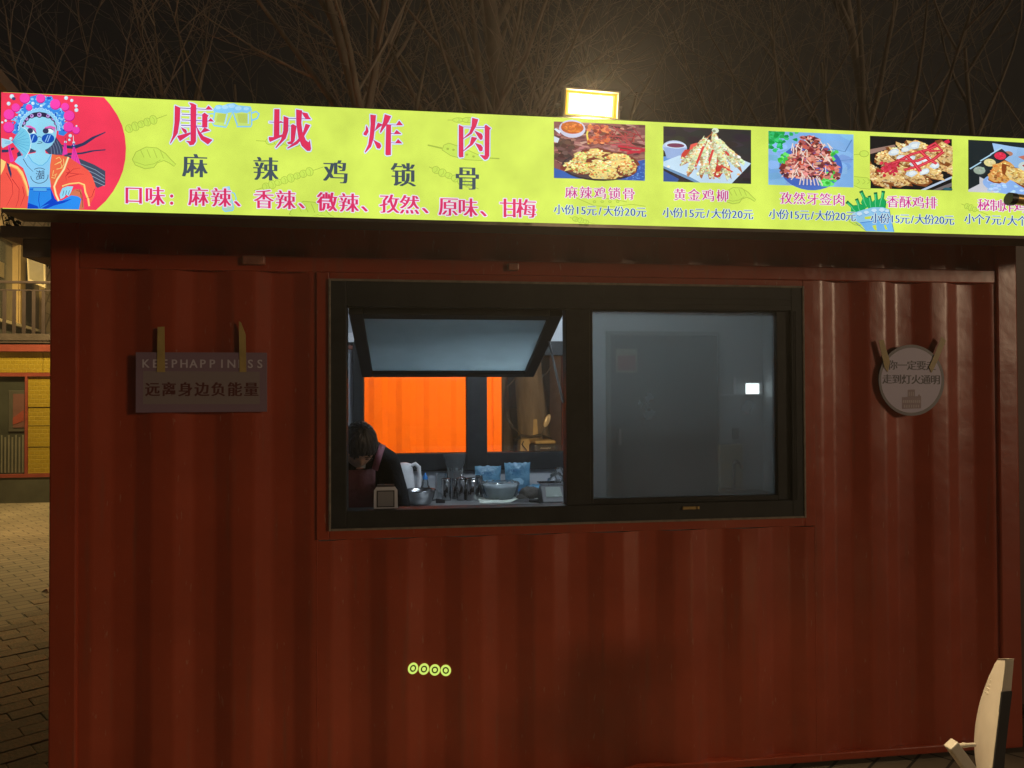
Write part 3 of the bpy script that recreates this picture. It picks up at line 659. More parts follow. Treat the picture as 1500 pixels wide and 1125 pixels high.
F.line(Z1([(545, 878), (610, 858), (690, 850), (735, 865), (745, 930), (770, 990), (778, 1050)]), 2.6, GO); F.line(Z1([(555, 880), (610, 864), (690, 856), (730, 872)]), 1.0, (246, 120, 90))
for q in ([(575, 790), (640, 730), (700, 720)], [(580, 760), (660, 770), (735, 775)], [(595, 800), (680, 775), (710, 770)], [(590, 720), (610, 745), (575, 790), (580, 830)], [(825, 900), (800, 970), (740, 985)]): F.line(Z1(q), .9, COD, .4)
F.poly(Z1([(615, 935), (650, 905), (710, 905), (735, 1070), (690, 1075), (710, 985), (670, 960), (610, 955)]), (208, 118, 84)); F.line(Z1([(665, 910), (700, 925), (715, 1000)]), .7, (140, 60, 50)); F.line(Z1([(690, 905), (718, 960), (722, 1060)]), .7, (140, 60, 50))
F.poly(Z1([(545, 895), (590, 878), (640, 880), (620, 930), (600, 965), (580, 950), (560, 975), (530, 990), (522, 950)]), SK)
for k in range(3): F.line(Z1([(560+k*24, 915), (548+k*24, 960-k*4)]), .7, INK)
F.build('opera_figure_print', PE, sign)
# --- big characters, stroke by stroke
T = Print(smap, .004); CR = (226, 52, 92); HW = (246, 244, 250); BE = (90, 96, 200)
Z2 = Zm; Z3 = zz((515, 160), 6.667)
thinA = [[(180, 113), (410, 126), (410, 133), (180, 121)], [(195, 168), (385, 178), (385, 185), (195, 176)], [(195, 220), (440, 231), (440, 238), (195, 228)], [(190, 268), (385, 277), (385, 285), (190, 276)],
         [(978, 239), (1062, 243), (1062, 250), (978, 246)], [(1150, 206), (1320, 212), (1320, 219), (1150, 213)], [(1148, 274), (1182, 276), (1182, 282), (1148, 281)]]
thinB = [[(335, 152), (440, 156), (440, 163), (335, 160)], [(385, 239), (420, 242), (420, 249), (385, 246)], [(388, 329), (430, 332), (430, 339), (388, 336)], [(1088, 174), (1302, 180), (1302, 187), (1088, 181)]]
fatA = [[(262, 70), (300, 78), (325, 92), (323, 130), (276, 130), (280, 95)], [(275, 110), (325, 110), (322, 415), (302, 445), (268, 450), (258, 430), (235, 412), (276, 415)],
        [(135, 95), (182, 115), (178, 225), (160, 340), (95, 435), (92, 430), (118, 365), (132, 250)], [(408, 131), (435, 97), (470, 131)], [(430, 236), (455, 208), (482, 238)],
        [(380, 175), (400, 160), (435, 185), (425, 200), (424, 290), (380, 290)], [(190, 290), (235, 312), (242, 335), (228, 346), (208, 325)], [(155, 368), (270, 336), (274, 350), (180, 412)],
        [(326, 280), (350, 320), (390, 370), (470, 403), (430, 443), (370, 400), (342, 345)], [(400, 292), (448, 318), (362, 342)],
        [(1025, 128), (1070, 128), (1068, 380), (1020, 385)], [(1063, 249), (1082, 232), (1106, 249)], [(975, 378), (1020, 378), (1122, 345), (1115, 362), (985, 420), (976, 400)],
        [(1108, 190), (1150, 205), (1148, 320), (1125, 390), (1040, 475), (1035, 470), (1085, 400), (1105, 320)], [(1270, 155), (1320, 165), (1335, 198), (1352, 217), (1308, 217), (1285, 185)],
        [(1175, 270), (1192, 262), (1222, 280), (1205, 410), (1180, 440), (1150, 440), (1140, 425), (1172, 415)],
        [(1220, 130), (1272, 140), (1265, 250), (1275, 330), (1305, 405), (1330, 425), (1342, 405), (1352, 480), (1345, 500), (1318, 500), (1270, 455), (1240, 380), (1222, 260)],
        [(1305, 258), (1345, 272), (1290, 370), (1230, 440), (1145, 480), (1140, 475), (1225, 410), (1280, 340)]]
fatB = [[(145, 165), (160, 190), (166, 225), (145, 262), (120, 255), (118, 240), (140, 210)], [(215, 305), (280, 340), (290, 365), (275, 390), (250, 385)],
        [(185, 58), (238, 65), (228, 180), (215, 290), (190, 370), (135, 428), (132, 420), (165, 350), (180, 250), (188, 150)], [(228, 215), (258, 138), (305, 155)],
        [(325, 55), (385, 75), (360, 130), (335, 165), (285, 235), (278, 228), (310, 130)], [(435, 161), (465, 118), (500, 161)], [(340, 152), (385, 160), (383, 450), (345, 455), (332, 445)],
        [(413, 247), (440, 210), (485, 247)], [(426, 337), (455, 298), (493, 338)],
        [(1048, 158), (1090, 178), (1090, 470), (1055, 475), (1046, 462)], [(1300, 165), (1312, 158), (1358, 192), (1345, 205), (1342, 460), (1325, 490), (1300, 498), (1280, 480), (1252, 450), (1300, 458)],
        [(1178, 90), (1235, 105), (1215, 170), (1170, 245), (1095, 292), (1092, 288), (1150, 235), (1172, 170)], [(1200, 215), (1268, 245), (1280, 270), (1275, 300), (1255, 302), (1230, 265)],
        [(1172, 275), (1225, 285), (1180, 350), (1095, 412), (1092, 408), (1155, 345)], [(1205, 335), (1262, 355), (1280, 380), (1275, 412), (1250, 415), (1235, 385)]]
for Zf, th, ft in ((Z2, thinA, fatA), (Z3, thinB, fatB)):
    mid = 725 if Zf is Z2 else 700
    for side in (0, 1):
        T = Print(smap, .004); th_ = [q for q in th if (q[0][0] > mid) == bool(side)]; ft_ = [q for q in ft if (q[0][0] > mid) == bool(side)]
        for q in th_+ft_: T.halo(Zf(q), 1.9, (150, 190, 250))
        for q in th_+ft_: T.halo(Zf(q), 1.4, HW)
        for q in ft_: T.halo(Zf(q), .35, BE)
        for q in th_: T.poly(Zf(q), (110, 90, 190))
        for q in ft_: T.poly(Zf(q), CR)
        T.build('character', PE, sign)
# --- second line
T = Print(smap, .004); DK = (70, 84, 96)
for ch, c in zip('麻辣鸡锁骨', ((286, 244), (389.5, 248.6), (492, 253), (591, 257.2), (684.5, 262))): T = Print(smap, .004); T.song(ch, c, 37, DK, None, .03, .085); T.build('character', PE, sign)
# --- flavours
T = Print(smap, .004); PR = (222, 52, 104)
L3 = (('口', 196.5, 286.5), ('味', 227.6, 288), (':', 252, 292.6), ('麻', 291, 289), ('辣', 324.4, 290.4), ('、', 357, 291), ('香', 386.8, 292.6), ('辣', 418.5, 293.8), ('、', 451, 294), ('微', 479.4, 296.6), ('辣', 511, 298), ('、', 543, 298.5), ('孜', 570.4, 299.4), ('然', 599.8, 300.8), ('、', 632, 301), ('原', 656.7, 303.6), ('味', 685.2, 305), ('、', 717, 305.5), ('甘', 746.3, 305.8), ('梅', 770.6, 306.4))
for ch, u, v in L3:
    T = Print(smap, .004)
    if ch == ':':
        for dv in (-5, 5.5): T.ell((u, v+dv), 3.6, 3.6, HW); T.ell((u, v+dv), 2.5, 2.5, PR)
    else: T.song(ch, (u, v), 29.5, PR, (240, 226, 250), .03, .075, .03)
    T.build('character', PE, sign)
# --- captions and prices
CP = (206, 54, 140); PB = (38, 84, 158)
for s, a, c_ in (('麻辣鸡锁骨', (836.7, 282.4), (920.5, 284.7)), ('黄金鸡柳', (995.3, 285.8), (1057.7, 287.5)), ('孜然牙签肉', (1150.7, 290.7), (1228, 293.3)), ('香酥鸡排', (1306.7, 296), (1362.7, 297.8)), ('秘制炸鸡', (1440, 300.6), (1493, 303.6))):
    T = Print(smap, .004); T.text(s, a, c_, 18.6, CP, (246, 236, 246), .03, bold=.05, hw=.03); tag(T.build('caption', PE, sign), kind='stuff')
ad = {'1': .55, '5': .55, '2': .55, '0': .55, '/': .6, '7': .7}
for s, a, c_ in (('小份15元/大份20元', (818.5, 307.4), (938.5, 311.4)), ('小份15元/大份20元', (977.5, 312), (1095, 314.8)), ('小份15元/大份20元', (1133, 314.2), (1245, 317.6)), ('小份15元/大份20元', (1281.5, 320.2), (1389, 323)), ('小个7元/大个', (1419, 321.2), (1496, 324.4))):
    T = Print(smap, .004); T.text(s, a, c_, 15.6, PB, (226, 244, 236), .03, adv=ad, bold=.05, hw=.03); tag(T.build('price', PE, sign), kind='stuff')
# --- food pictures
def photo(corners, paint, name='food_photo'):
    (tl, tr_, br_, bl_) = corners
    def m(s, t):
        u = (tl[0]*(1-s)+tr_[0]*s)*(1-t)+(bl_[0]*(1-s)+br_[0]*s)*t; v = (tl[1]*(1-s)+tr_[1]*s)*(1-t)+(bl_[1]*(1-s)+br_[1]*s)*t
        return smap(u, v)
    P = Print(m, .0012); paint(P); return P.build(name, PE, sign)
def clampp(p): return (min(1, max(0, p[0])), min(1, max(0, p[1])))
def lump(P, c, rx, ry, col, n=9, rnd=None, rot=0):
    q = []
    for i in range(n):
        a = 2*math.pi*i/n; k = 1+rnd.uniform(-.28, .28); x, y = rx*k*math.cos(a), ry*k*math.sin(a)
        q.append(clampp((c[0]+x*math.cos(rot)-y*math.sin(rot), c[1]+(x*math.sin(rot)+y*math.cos(rot)))))
    try: P.poly(q, col)
    except Exception: pass
def jit(c, r, k=22): d = r.uniform(-k, k); return tuple(max(0, min(255, x+d+r.uniform(-8, 8))) for x in c)
def crumb(P, r, c, rx, ry, cols, n, sz, shade=(150, 70, 30), rot=0):
    """a piece of crisp batter: dark rim then many crumbs"""
    lump(P, c, rx*1.08, ry*1.1, shade, 14, r, rot); lump(P, c, rx, ry, cols[0], 14, r, rot)
    for i in range(int(n*1.9)):
        a = r.uniform(0, 6.283); q = math.sqrt(r.random())*.97; x, y = rx*q*math.cos(a), ry*q*math.sin(a)
        c_ = jit(r.choice(cols), r, 16); k = 1.04-.30*(q*math.sin(a)*.8+q*math.cos(a)*.25)-(.22 if r.random() < .16 else 0)
        lump(P, (c[0]+x*math.cos(rot)-y*math.sin(rot), c[1]+x*math.sin(rot)+y*math.cos(rot)), sz*r.uniform(.3, .8), sz*r.uniform(.35, 1.0), tuple(max(0, min(255, v*k)) for v in c_), 6, r, r.uniform(0, 3))
def full(P, col): P.poly([(0, 0), (1, 0), (1, 1), (0, 1)], col)
GOLD = [(240, 214, 130), (226, 176, 92), (250, 236, 176), (206, 132, 66), (236, 226, 150)]
PALE = [(232, 240, 190), (214, 214, 150), (246, 250, 224), (222, 170, 110), (200, 226, 180)]
def ph1(P):
    r = random.Random(11); full(P, (136, 82, 84))
    for i in range(230): lump(P, (r.random(), r.random()*.75), r.uniform(.02, .09), r.uniform(.01, .03), jit(r.choice([(120, 66, 66), (164, 108, 104), (96, 50, 56), (186, 134, 124)]), r), 7, r, r.uniform(-.5, .5))
    for i in range(50): lump(P, (r.uniform(0, .2), r.uniform(.3, .7)), .04, .04, jit((90, 60, 60), r), 7, r)
    P.poly([(0, .82), (.35, 1), (0, 1)], (40, 96, 180)); P.poly([(.75, .72), (1, .62), (1, 1), (.6, 1)], (44, 92, 176))
    for i in range(60): lump(P, (r.uniform(.8, 1), r.uniform(.68, 1)), .012, .01, jit((90, 140, 210), r), 5, r)
    P.ell((.2, .12), .145, .16, (208, 210, 232), 20); P.ell((.2, .1), .125, .11, (196, 96, 44), 20)
    for i in range(40): lump(P, (.2+r.uniform(-.1, .1), .1+r.uniform(-.07, .07)), .018, .02, jit((218, 124, 50), r, 30), 6, r)
    P.poly([(.02, .12), (.08, .17), (.06, .22), (.0, .14)], (226, 236, 250)); P.poly([(0, .26), (.06, .3), (.04, .38), (0, .36)], (214, 226, 240))
    P.line([(.40, .02), (.36, .2), (.38, .38)], .02, (240, 214, 90))
    for i in range(60): lump(P, (r.uniform(.38, .6), r.uniform(.05, .36)), .025, .03, jit(r.choice([(190, 84, 60), (226, 132, 84), (150, 56, 56)]), r), 6, r)
    for q in ([(.7, .4), (1, .44)], [(.72, .46), (.95, .5)], [(.8, .52), (1, .46)]): P.line(q, .035, (196, 26, 62))
    for i in range(20): P.line([(r.uniform(.55, .9), r.uniform(.05, .4)), (r.uniform(.6, 1), r.uniform(.1, .42))], .012, jit((176, 60, 70), r))
    P.ell((.5, .78), .42, .25, (40, 34, 48), 26); P.ell((.5, .77), .40, .23, (74, 60, 66), 26)
    for c, rx, ry, ro in (((.26, .74), .17, .09, -.5), ((.45, .60), .16, .12, -.1), ((.33, .62), .12, .1, -.4), ((.72, .66), .17, .13, .3), ((.66, .80), .2, .13, -.1), ((.48, .80), .15, .13, .5), ((.30, .82), .13, .1, .1), ((.55, .90), .16, .1, 0), ((.80, .78), .1, .14, 0)): crumb(P, r, c, rx, ry, GOLD+[(206, 110, 60), (190, 220, 120)], 55, .022, (120, 52, 40), ro)
def ph2(P):
    r = random.Random(12); full(P, (44, 44, 48))
    for i in range(50): lump(P, (r.random(), r.random()), .1, .06, jit((46, 44, 48), r, 8), 8, r)
    P.poly([(0, .55), (.12, .52), (.12, .68), (0, .7)], (96, 150, 214)); P.ell((.13, .38), .14, .13, (190, 208, 236), 22); P.poly([(0, .38), (.27, .38), (.2, .58), (.04, .58)], (150, 176, 220)); P.ell((.14, .335), .12, .06, (210, 226, 246), 20); P.ell((.14, .34), .1, .04, (120, 60, 90), 16)
    P.poly([(0, .64), (.18, .52), (.9, .56), (1, .62), (.78, 1), (.4, 1), (0, .72)], (196, 224, 244)); P.poly([(0, .72), (.3, .9), (.42, 1), (.36, 1), (0, .76)], (110, 150, 190)); P.poly([(.0, .8), (.18, .95), (.16, 1), (0, 1)], (48, 84, 150))
    for i in range(9): lump(P, (r.uniform(.3, .75), r.uniform(.3, .8)), .09, .11, jit((214, 74, 70), r), 9, r)
    for a, b_, w in (((.60, .16), (.86, .72), .075), ((.45, .2), (.30, .82), .07), ((.66, .3), (.92, .64), .06), ((.50, .18), (.20, .70), .06), ((.62, .34), (.74, .90), .08), ((.52, .22), (.42, .86), .07), ((.58, .10), (.54, .92), .07), ((.57, .10), (.62, .50), .06)):
        mx_, my_ = (a[0]+b_[0])/2, (a[1]+b_[1])/2; dx_, dy_ = b_[0]-a[0], b_[1]-a[1]
        crumb(P, r, (mx_, my_), math.hypot(dx_, dy_)/2, w*.62, PALE, 75, .024, (176, 108, 66), math.atan2(dy_, dx_))
    for q in ([(.45, .35), (.36, .72)], [(.56, .4), (.47, .85)], [(.7, .42), (.74, .5)], [(.62, .66), (.78, .8)]): P.line(q, .028, (220, 70, 66))
    for i in range(60): lump(P, (r.gauss(.54, .15), min(.92, r.gauss(.74, .09))), .016, .022, jit(r.choice(PALE+[(228, 190, 120), (190, 150, 110)]), r), 7, r)
    P.ell((.585, .05), .04, .05, (226, 240, 214), 12); P.ell((.57, .06), .02, .025, (150, 160, 130), 10)
def ph3(P):
    r = random.Random(13); full(P, (128, 178, 232))
    for i in range(40): lump(P, (r.random(), r.random()), .12, .08, jit((132, 180, 232), r, 12), 8, r)
    P.line([(.72, .28), (.9, .33), (.98, .1)], .014, (88, 134, 190)); P.line([(.85, .5), (1, .47)], .01, (90, 140, 200))
    for i in range(70): lump(P, (abs(r.gauss(0, .11)), abs(r.gauss(0, .14))), .03, .035, jit((30, 176, 92), r, 30), 6, r)
    P.ell((.5, .64), .37, .44, (76, 112, 196), 30); P.poly([clampp((.5+.37*math.cos(a*.2), .64+.44*math.sin(a*.2))) for a in range(32)], (66, 102, 188))
    for c in ((.19, .5), (.2, .56), (.74, .82), (.7, .88), (.66, .94), (.76, .74), (.73, .4)):
        for i in range(14): lump(P, (c[0]+r.gauss(0, .03), c[1]+r.gauss(0, .04)), .028, .035, jit((80, 206, 84), r, 34), 7, r)
    MT = [(196, 104, 96), (222, 142, 128), (150, 66, 64), (232, 176, 158), (120, 52, 56), (206, 92, 70)]
    for i in range(520):
        t = r.random()**.6; y = .06+.8*t; w = .08+.26*min(1, t*1.25)
        lump(P, (.49+r.uniform(-w, w), y), .026*r.uniform(.4, 1.3), .04*r.uniform(.4, 1.2), jit(r.choice(MT+[(84, 36, 40)]), r, 20), 7, r, r.uniform(0, 3))
    for i in range(34):
        x, y = r.uniform(.25, .72), r.uniform(.12, .85); a = r.uniform(.6, 2.4); P.line([(x, y), (x+.09*math.cos(a), y+.14*math.sin(a))], .012, (240, 218, 206))
    for i in range(7): P.line([(.38+i*.035, .84), (.36+i*.045, .99)], .014, (226, 206, 200))
def ph4(P):
    r = random.Random(14); full(P, (24, 24, 26))
    P.poly([(0, .26), (.3, .15), (.32, .19), (0, .35)], (156, 124, 112)); P.poly([(.62, 1), (1, .72), (1, .76), (.68, 1)], (190, 208, 232)); P.poly([(.76, 1), (1, .84), (1, .92), (.85, 1)], (120, 112, 112)); P.ell((.95, .97), .06, .03, (50, 96, 110), 12); P.poly([(.9, .05), (.96, .0), (.98, .06), (.92, .12)], (222, 40, 80))
    CH = [(226, 188, 120), (200, 146, 84), (244, 222, 168), (178, 116, 66), (236, 206, 140)]
    for c, rx, ry, ro in (((.08, .76), .1, .26, -.5), ((.2, .42), .13, .16, .5), ((.3, .78), .24, .14, .62), ((.52, .72), .24, .12, .72), ((.68, .58), .27, .11, .78), ((.82, .45), .28, .12, .85), ((.9, .28), .14, .2, -.3), ((.36, .38), .20, .08, .9), ((.5, .3), .22, .08, .8), ((.62, .2), .2, .08, .6)): crumb(P, r, c, rx, ry, CH, 75, .026, (132, 74, 36), ro)
    for c in ((.29, .3), (.42, .24), (.53, .16), (.36, .42), (.47, .42), (.55, .5), (.66, .42), (.78, .53), (.65, .66), (.5, .7)): lump(P, c, .055, .075, (206, 222, 232), 9, r, .8); lump(P, c, .035, .045, (232, 240, 240), 8, r, .8)
    for q in ([(.14, .62), (.3, .5), (.5, .33), (.68, .24), (.82, .14)], [(.4, .64), (.58, .56), (.76, .42), (.88, .26)], [(.68, .2), (.78, .1), (.86, .24), (.7, .26)], [(.16, .7), (.3, .56), (.34, .44)], [(.42, .36), (.52, .5), (.60, .66)], [(.60, .26), (.70, .42), (.80, .5)], [(.18, .56), (.36, .46), (.56, .46), (.7, .36)]): P.line(q, .048, (200, 36, 62)); P.line(q, .018, (232, 84, 96))
    for i in range(50): lump(P, (r.gauss(.22, .05), r.gauss(.62, .06)), .022, .03, jit((206, 50, 70), r), 6, r)
def ph5(P):
    r = random.Random(15); full(P, (30, 40, 44))
    P.poly([(.33, .06), (1, .14), (1, .7), (.6, .8), (.4, .3)], (150, 190, 232)); P.poly([(.3, .04), (.62, .1), (.6, .26), (.33, .22)], (158, 196, 238)); P.poly([(.62, .28), (1, .12), (1, .22), (.7, .34)], (200, 120, 100)); P.ell((.5, .23), .06, .05, (186, 130, 104), 12)
    for x, y, c in ((.14, .58, (160, 176, 160)), (.27, .42, (226, 214, 150)), (.4, .28, (222, 50, 80))):
        P.poly([(x-.12, y-.02), (x+.02, y-.14), (x+.12, y-.02), (x+.02, y+.12)], (40, 50, 56)); P.line([(x-.12, y-.02), (x+.02, y-.16)], .02, (176, 214, 236)); P.ell((x, y), .075, .075, c, 14)
        for i in range(12): lump(P, (x+r.uniform(-.05, .05), y+r.uniform(-.05, .05)), .014, .018, jit(c, r), 6, r)
    P.poly([(0, .96), (.14, .84), (.14, .7), (.22, .76), (.36, .93), (.5, 1), (0, 1)], (206, 206, 212))
    P.ell((.58, .8), .4, .22, (146, 184, 240), 26); P.poly([(.2, .75), (.5, .55), (1, .6), (1, 1), (.5, 1), (.3, .9)], (140, 180, 238))
    for i in range(40): lump(P, (r.uniform(.25, .95), r.uniform(.76, .98)), .03, .025, jit((176, 206, 246), r), 7, r)
    crumb(P, r, (.42, .6), .14, .19, [(222, 160, 84), (196, 120, 56), (240, 196, 120)], 60, .03, (140, 70, 30), .3); crumb(P, r, (.68, .66), .26, .14, [(236, 200, 120), (206, 150, 80), (246, 226, 160)], 70, .03, (140, 70, 30), .75)
    P.ell((.74, .46), .12, .1, (206, 220, 214), 14); P.line([(.68, .44), (.74, .5), (.82, .52)], .03, (180, 60, 70))
PH = (((811.3, 178.1), (945, 183.3), (944.4, 265), (811.3, 260.9)), ((971.5, 185), (1100, 190.6), (1100, 269.6), (971.5, 266)), ((1125.3, 192), (1249.9, 197.3), (1249.9, 274.7), (1125.3, 270.7)), ((1274, 199), (1394, 204), (1394, 279.5), (1274, 276)), ((1418, 204.8), (1535, 211), (1535, 286), (1418, 281)))
for q, fn in zip(PH, (ph1, ph2, ph3, ph4, ph5)): photo(q, fn)
# bracket arms carrying the sign, and the grey soffit board at the left end
for x in (.35, 1.7, 3.1, 4.0):
    b = MB(); b.box((x, .14, .26), (x+.03, .32+.0015, .29)); b.build('bracket', M['box_metal'], sign); b = MB(); b.box((x, .14, .05), (x+.03, .32+.0015, .08)); b.build('bracket', M['box_metal'], sign)
pA, pB = at(31, 316, .1), at(73, 336, .1)
b = MB(); b.box((-.19, .03, 2.20), (-.002, .42, 2.245)); b.box((-.12, .05, 2.13), (-.002, .40, 2.20)); o = b.build('eave_board', M['soffit'], kiosk, .004)
# thin wires hanging under the sign
pts = [at(u, v, -.1) for u, v in ((1168, 346), (1175, 352), (1186, 352), (1200, 347))]
b = MB(origin=pts[0]); b.tube(pts, .0012, 5); o = b.build('loose_wire', mat('pale_wire', (.5, .45, .36), .5)); tag(o, 'thin pale wire end looping out under the menu sign', 'wire')
# ------------------------------------------------------------------ floodlight on the sign
Pf = at(865, 154, -.30); fl = empty('floodlight', (Pf.x, -.30, SZ1+.006))
tag(fl, 'lit warm rectangular floodlight standing on top of the yellow menu sign', 'floodlight')
hw_, hh_ = .106, .053; zc = Pf.z-(SZ1+.006); tilt = Matrix.Translation((0, 0, zc)) @ Matrix.Rotation(R(2.0), 4, 'Y') @ Matrix.Rotation(R(8), 4, 'X')
ALU = mat('lamp_aluminium', (.62, .56, .44), .45, .2, .1, 12)
b = MB(); b.box((-hw_, .0, -hh_), (hw_, .035, hh_), tilt)
for i in range(9): b.box((-hw_+.01+i*.024, .035, -hh_+.006), (-hw_+.015+i*.024, .06, hh_-.006), tilt)
b.build('housing', ALU, fl)
b = MB(); e = .007
b.box((-hw_, -.022, -hh_), (-hw_+e, 0, hh_), tilt); b.box((hw_-e, -.022, -hh_), (hw_, 0, hh_), tilt); b.box((-hw_+e, -.022, -hh_), (hw_-e, 0, -hh_+e), tilt); b.box((-hw_+e, -.022, hh_-e), (hw_-e, 0, hh_), tilt)
b.build('rim', ALU, fl)
for nm, i0, y0, c_, s_, smp in (('bloom_edge', .0, -.0008, (1, .56, .03), 1.15, False), ('bloom_step', .010, -.0022, (1, .80, .16), 1.5, False), ('bloom_inner', .016, -.0036, (1, .90, .5), 3.0, False), ('lamp_panel', .022, -.005, (1, .78, .42), 60, True)):  # dimmer emissive sheets: the lamp's bloom built as glowing amber steps
    b = MB(); b.box((-hw_+e+i0, y0, -hh_+e+i0*.6), (hw_-e-i0, y0+.001, hh_-e-i0*.6), tilt); b.build(nm, emit('floodlight_'+nm, c_, s_, smp), fl)
ld = bpy.data.lights.new('flood_beam', 'SPOT'); ld.energy = 360; ld.color = (1, .74, .42); ld.spot_size = R(150); ld.spot_blend = .6; ld.shadow_soft_size = .09
lo = bpy.data.objects.new('flood_beam', ld); COL.objects.link(lo); lo.parent = fl; lo.location = (0, -.05, zc); lo.rotation_euler = (R(-48), 0, 0)
b = MB(); b.tube([(-hw_-.008, .02, zc), (-hw_-.008, .02, .004), (hw_+.008, .02, .004), (hw_+.008, .02, zc)], .006, 6); b.build('bracket', ALU, fl)
for s_ in (-1, 1): b = MB(); b.lathe([(.009, -.006), (.009, .006)], (0, 0, 0), 8); b.v = [Vector((p.z*1.6+s_*(hw_+.010), p.x+.02, p.y+zc)) for p in b.v]; b.build('pivot_bolt', M['steel_dull'], fl)
# little bar lamp clipped to the sign at the far right
p0 = at(1477, 291, -.40); p1 = at(1530, 297, -.40)
sl = empty('bar_lamp', (p0.x, -.40, p0.z)); tag(sl, 'short brass coloured bar lamp with dark end cap in front of the sign at right', 'lamp')
d = p1-p0; b = MB(); b.tube([Vector((.02, 0, 0)), d], .021, 12); b.build('barrel', mat('brass_barrel', (.62, .43, .16), .35, .7, .2, 12), sl)
b = MB(); b.tube([Vector((0, 0, .0)), d.normalized()*.026], [.024, .0235], 12); b.build('end_cap', M['black_plastic'], sl, .002)
b = MB(); b.box((.06, .0, -.006), (.08, .075, .006)); b.build('bracket', M['black_plastic'], sl)

# ------------------------------------------------------------------ cards and stickers on the wall
def card_at(cpx, w, h): pass
PP = print_paper('printed_card', .45)
YC = -.006
c0 = at(294, 560, YC); sgn = empty('taped_sign', c0); tag(sgn, 'rectangular grey lilac card reading KEEPHAPPINESS taped left of the window', 'sign')
b = MB(); q0 = at(199, 516, YC); q1 = at(391, 603, YC)
b.box((q0.x-c0.x, 0, q1.z-c0.z), (q1.x-c0.x, .004, q0.z-c0.z)); b.build('card', mat('lilac_card', (.24, .16, .23), .45, 0, .06, 5), sgn)
cmap = lambda u, v: (at(u, v, YC).x-c0.x, at(u, v, YC).z-c0.z)
P = Print(cmap, .0005, 1e-5)
P.poly([(210, 543.5), (380.5, 544.5), (380.5, 592), (209.5, 592)], (140, 128, 132))
for i, ch in enumerate('KEEPHAPPINESS'): P.char(ch, (214+i*13.9, 532.2+i*.04), 17, (196, 190, 206), .006, .03, 3)
for i, ch in enumerate('远离身边负能量'): P.char(ch, (223.5+i*24.1, 570.5+i*.02), 21.5, (92, 44, 46), .006, .06, 3)
tag(P.build('lettering', PP, sgn), kind='stuff')
for q in ([(231, 479), (241, 478.5), (242, 545), (230, 545)], [(350, 470.5), (353, 472), (360, 490), (361, 545), (351, 545)]):
    v3 = [at(u, v, YC-.0015) for u, v in q]; b = MB(); b.prism([(p.x-c0.x, p.z-c0.z) for p in v3], 'y', -.0032, -.0018); b.build('tape_strip', M['tape'], sgn)
c0r = at(1335.5, 557, YC); rs = empty('round_sign', c0r); tag(rs, 'round white card with two lines of lettering taped right of the window', 'sign')
rad = abs(at(1384, 557, YC).x-at(1288, 557, YC).x)/2
b = MB(); b.lathe([(rad, 0), (rad, .004)], (0, 0, 0), 48); b.v = [Vector((p.x, p.z, p.y)) for p in b.v]; b.build('card', mat('grey_rim_card', (.21, .20, .24), .45, 0, .05, 5), rs)
rmap = lambda u, v: (at(u, v, YC).x-c0r.x, at(u, v, YC).z-c0r.z)
P = Print(rmap, .0005, 1e-5); P.ell((1334.7, 557), 44.2, 47.6, (200, 194, 224), 48)
for i, ch in enumerate('你一定要走'): P.char(ch, (1307.5+i*14, 535+i*.2), 14.5, (66, 62, 84), .004, .05, 3)
for i, ch in enumerate('走到灯火通明'): P.char(ch, (1299.5+i*14.1, 555.5+i*.2), 14.5, (66, 62, 84), .004, .05, 3)
CB = (150, 130, 146)
P.poly([(1321, 582), (1349, 580), (1349, 598), (1321, 599)], CB); P.poly([(1329.5, 571), (1340, 570.5), (1340, 584), (1329.5, 584)], CB); P.poly([(1344, 581), (1346, 577), (1348.5, 581)], CB)
for i in range(9): P.poly([(1322.5+i*2.9, 586), (1324.5+i*2.9, 586), (1324.5+i*2.9, 590), (1322.5+i*2.9, 590)], (188, 176, 186))
for i in range(7): P.poly([(1324+i*3.4, 593), (1325.6+i*3.4, 593), (1325.6+i*3.4, 597), (1324+i*3.4, 597)], (188, 176, 186))
for i in range(3): P.poly([(1331+i*3, 574), (1332.4+i*3, 574), (1332.4+i*3, 580), (1331+i*3, 580)], (188, 176, 186))
tag(P.build('lettering', PP, rs), kind='stuff')
for q in ([(1286.5, 499), (1293.5, 497.5), (1303, 530), (1300, 545), (1295, 538)], [(1378.5, 493), (1385, 499), (1372, 530), (1364, 546), (1360, 538), (1367, 522)]):
    v3 = [at(u, v, YC) for u, v in q]; b = MB(); b.prism([(p.x-c0r.x, p.z-c0r.z) for p in v3], 'y', -.0036, -.0022); b.build('tape_strip', M['tape'], rs)
STICKER_EMIT = emit('emissive_sticker_film', lin((214, 242, 112)), .95, False); GD_ = mat('sticker_dark', (.09, .11, .02), .5)  # stickers' brightness put in as emission; scene light leaves them dim
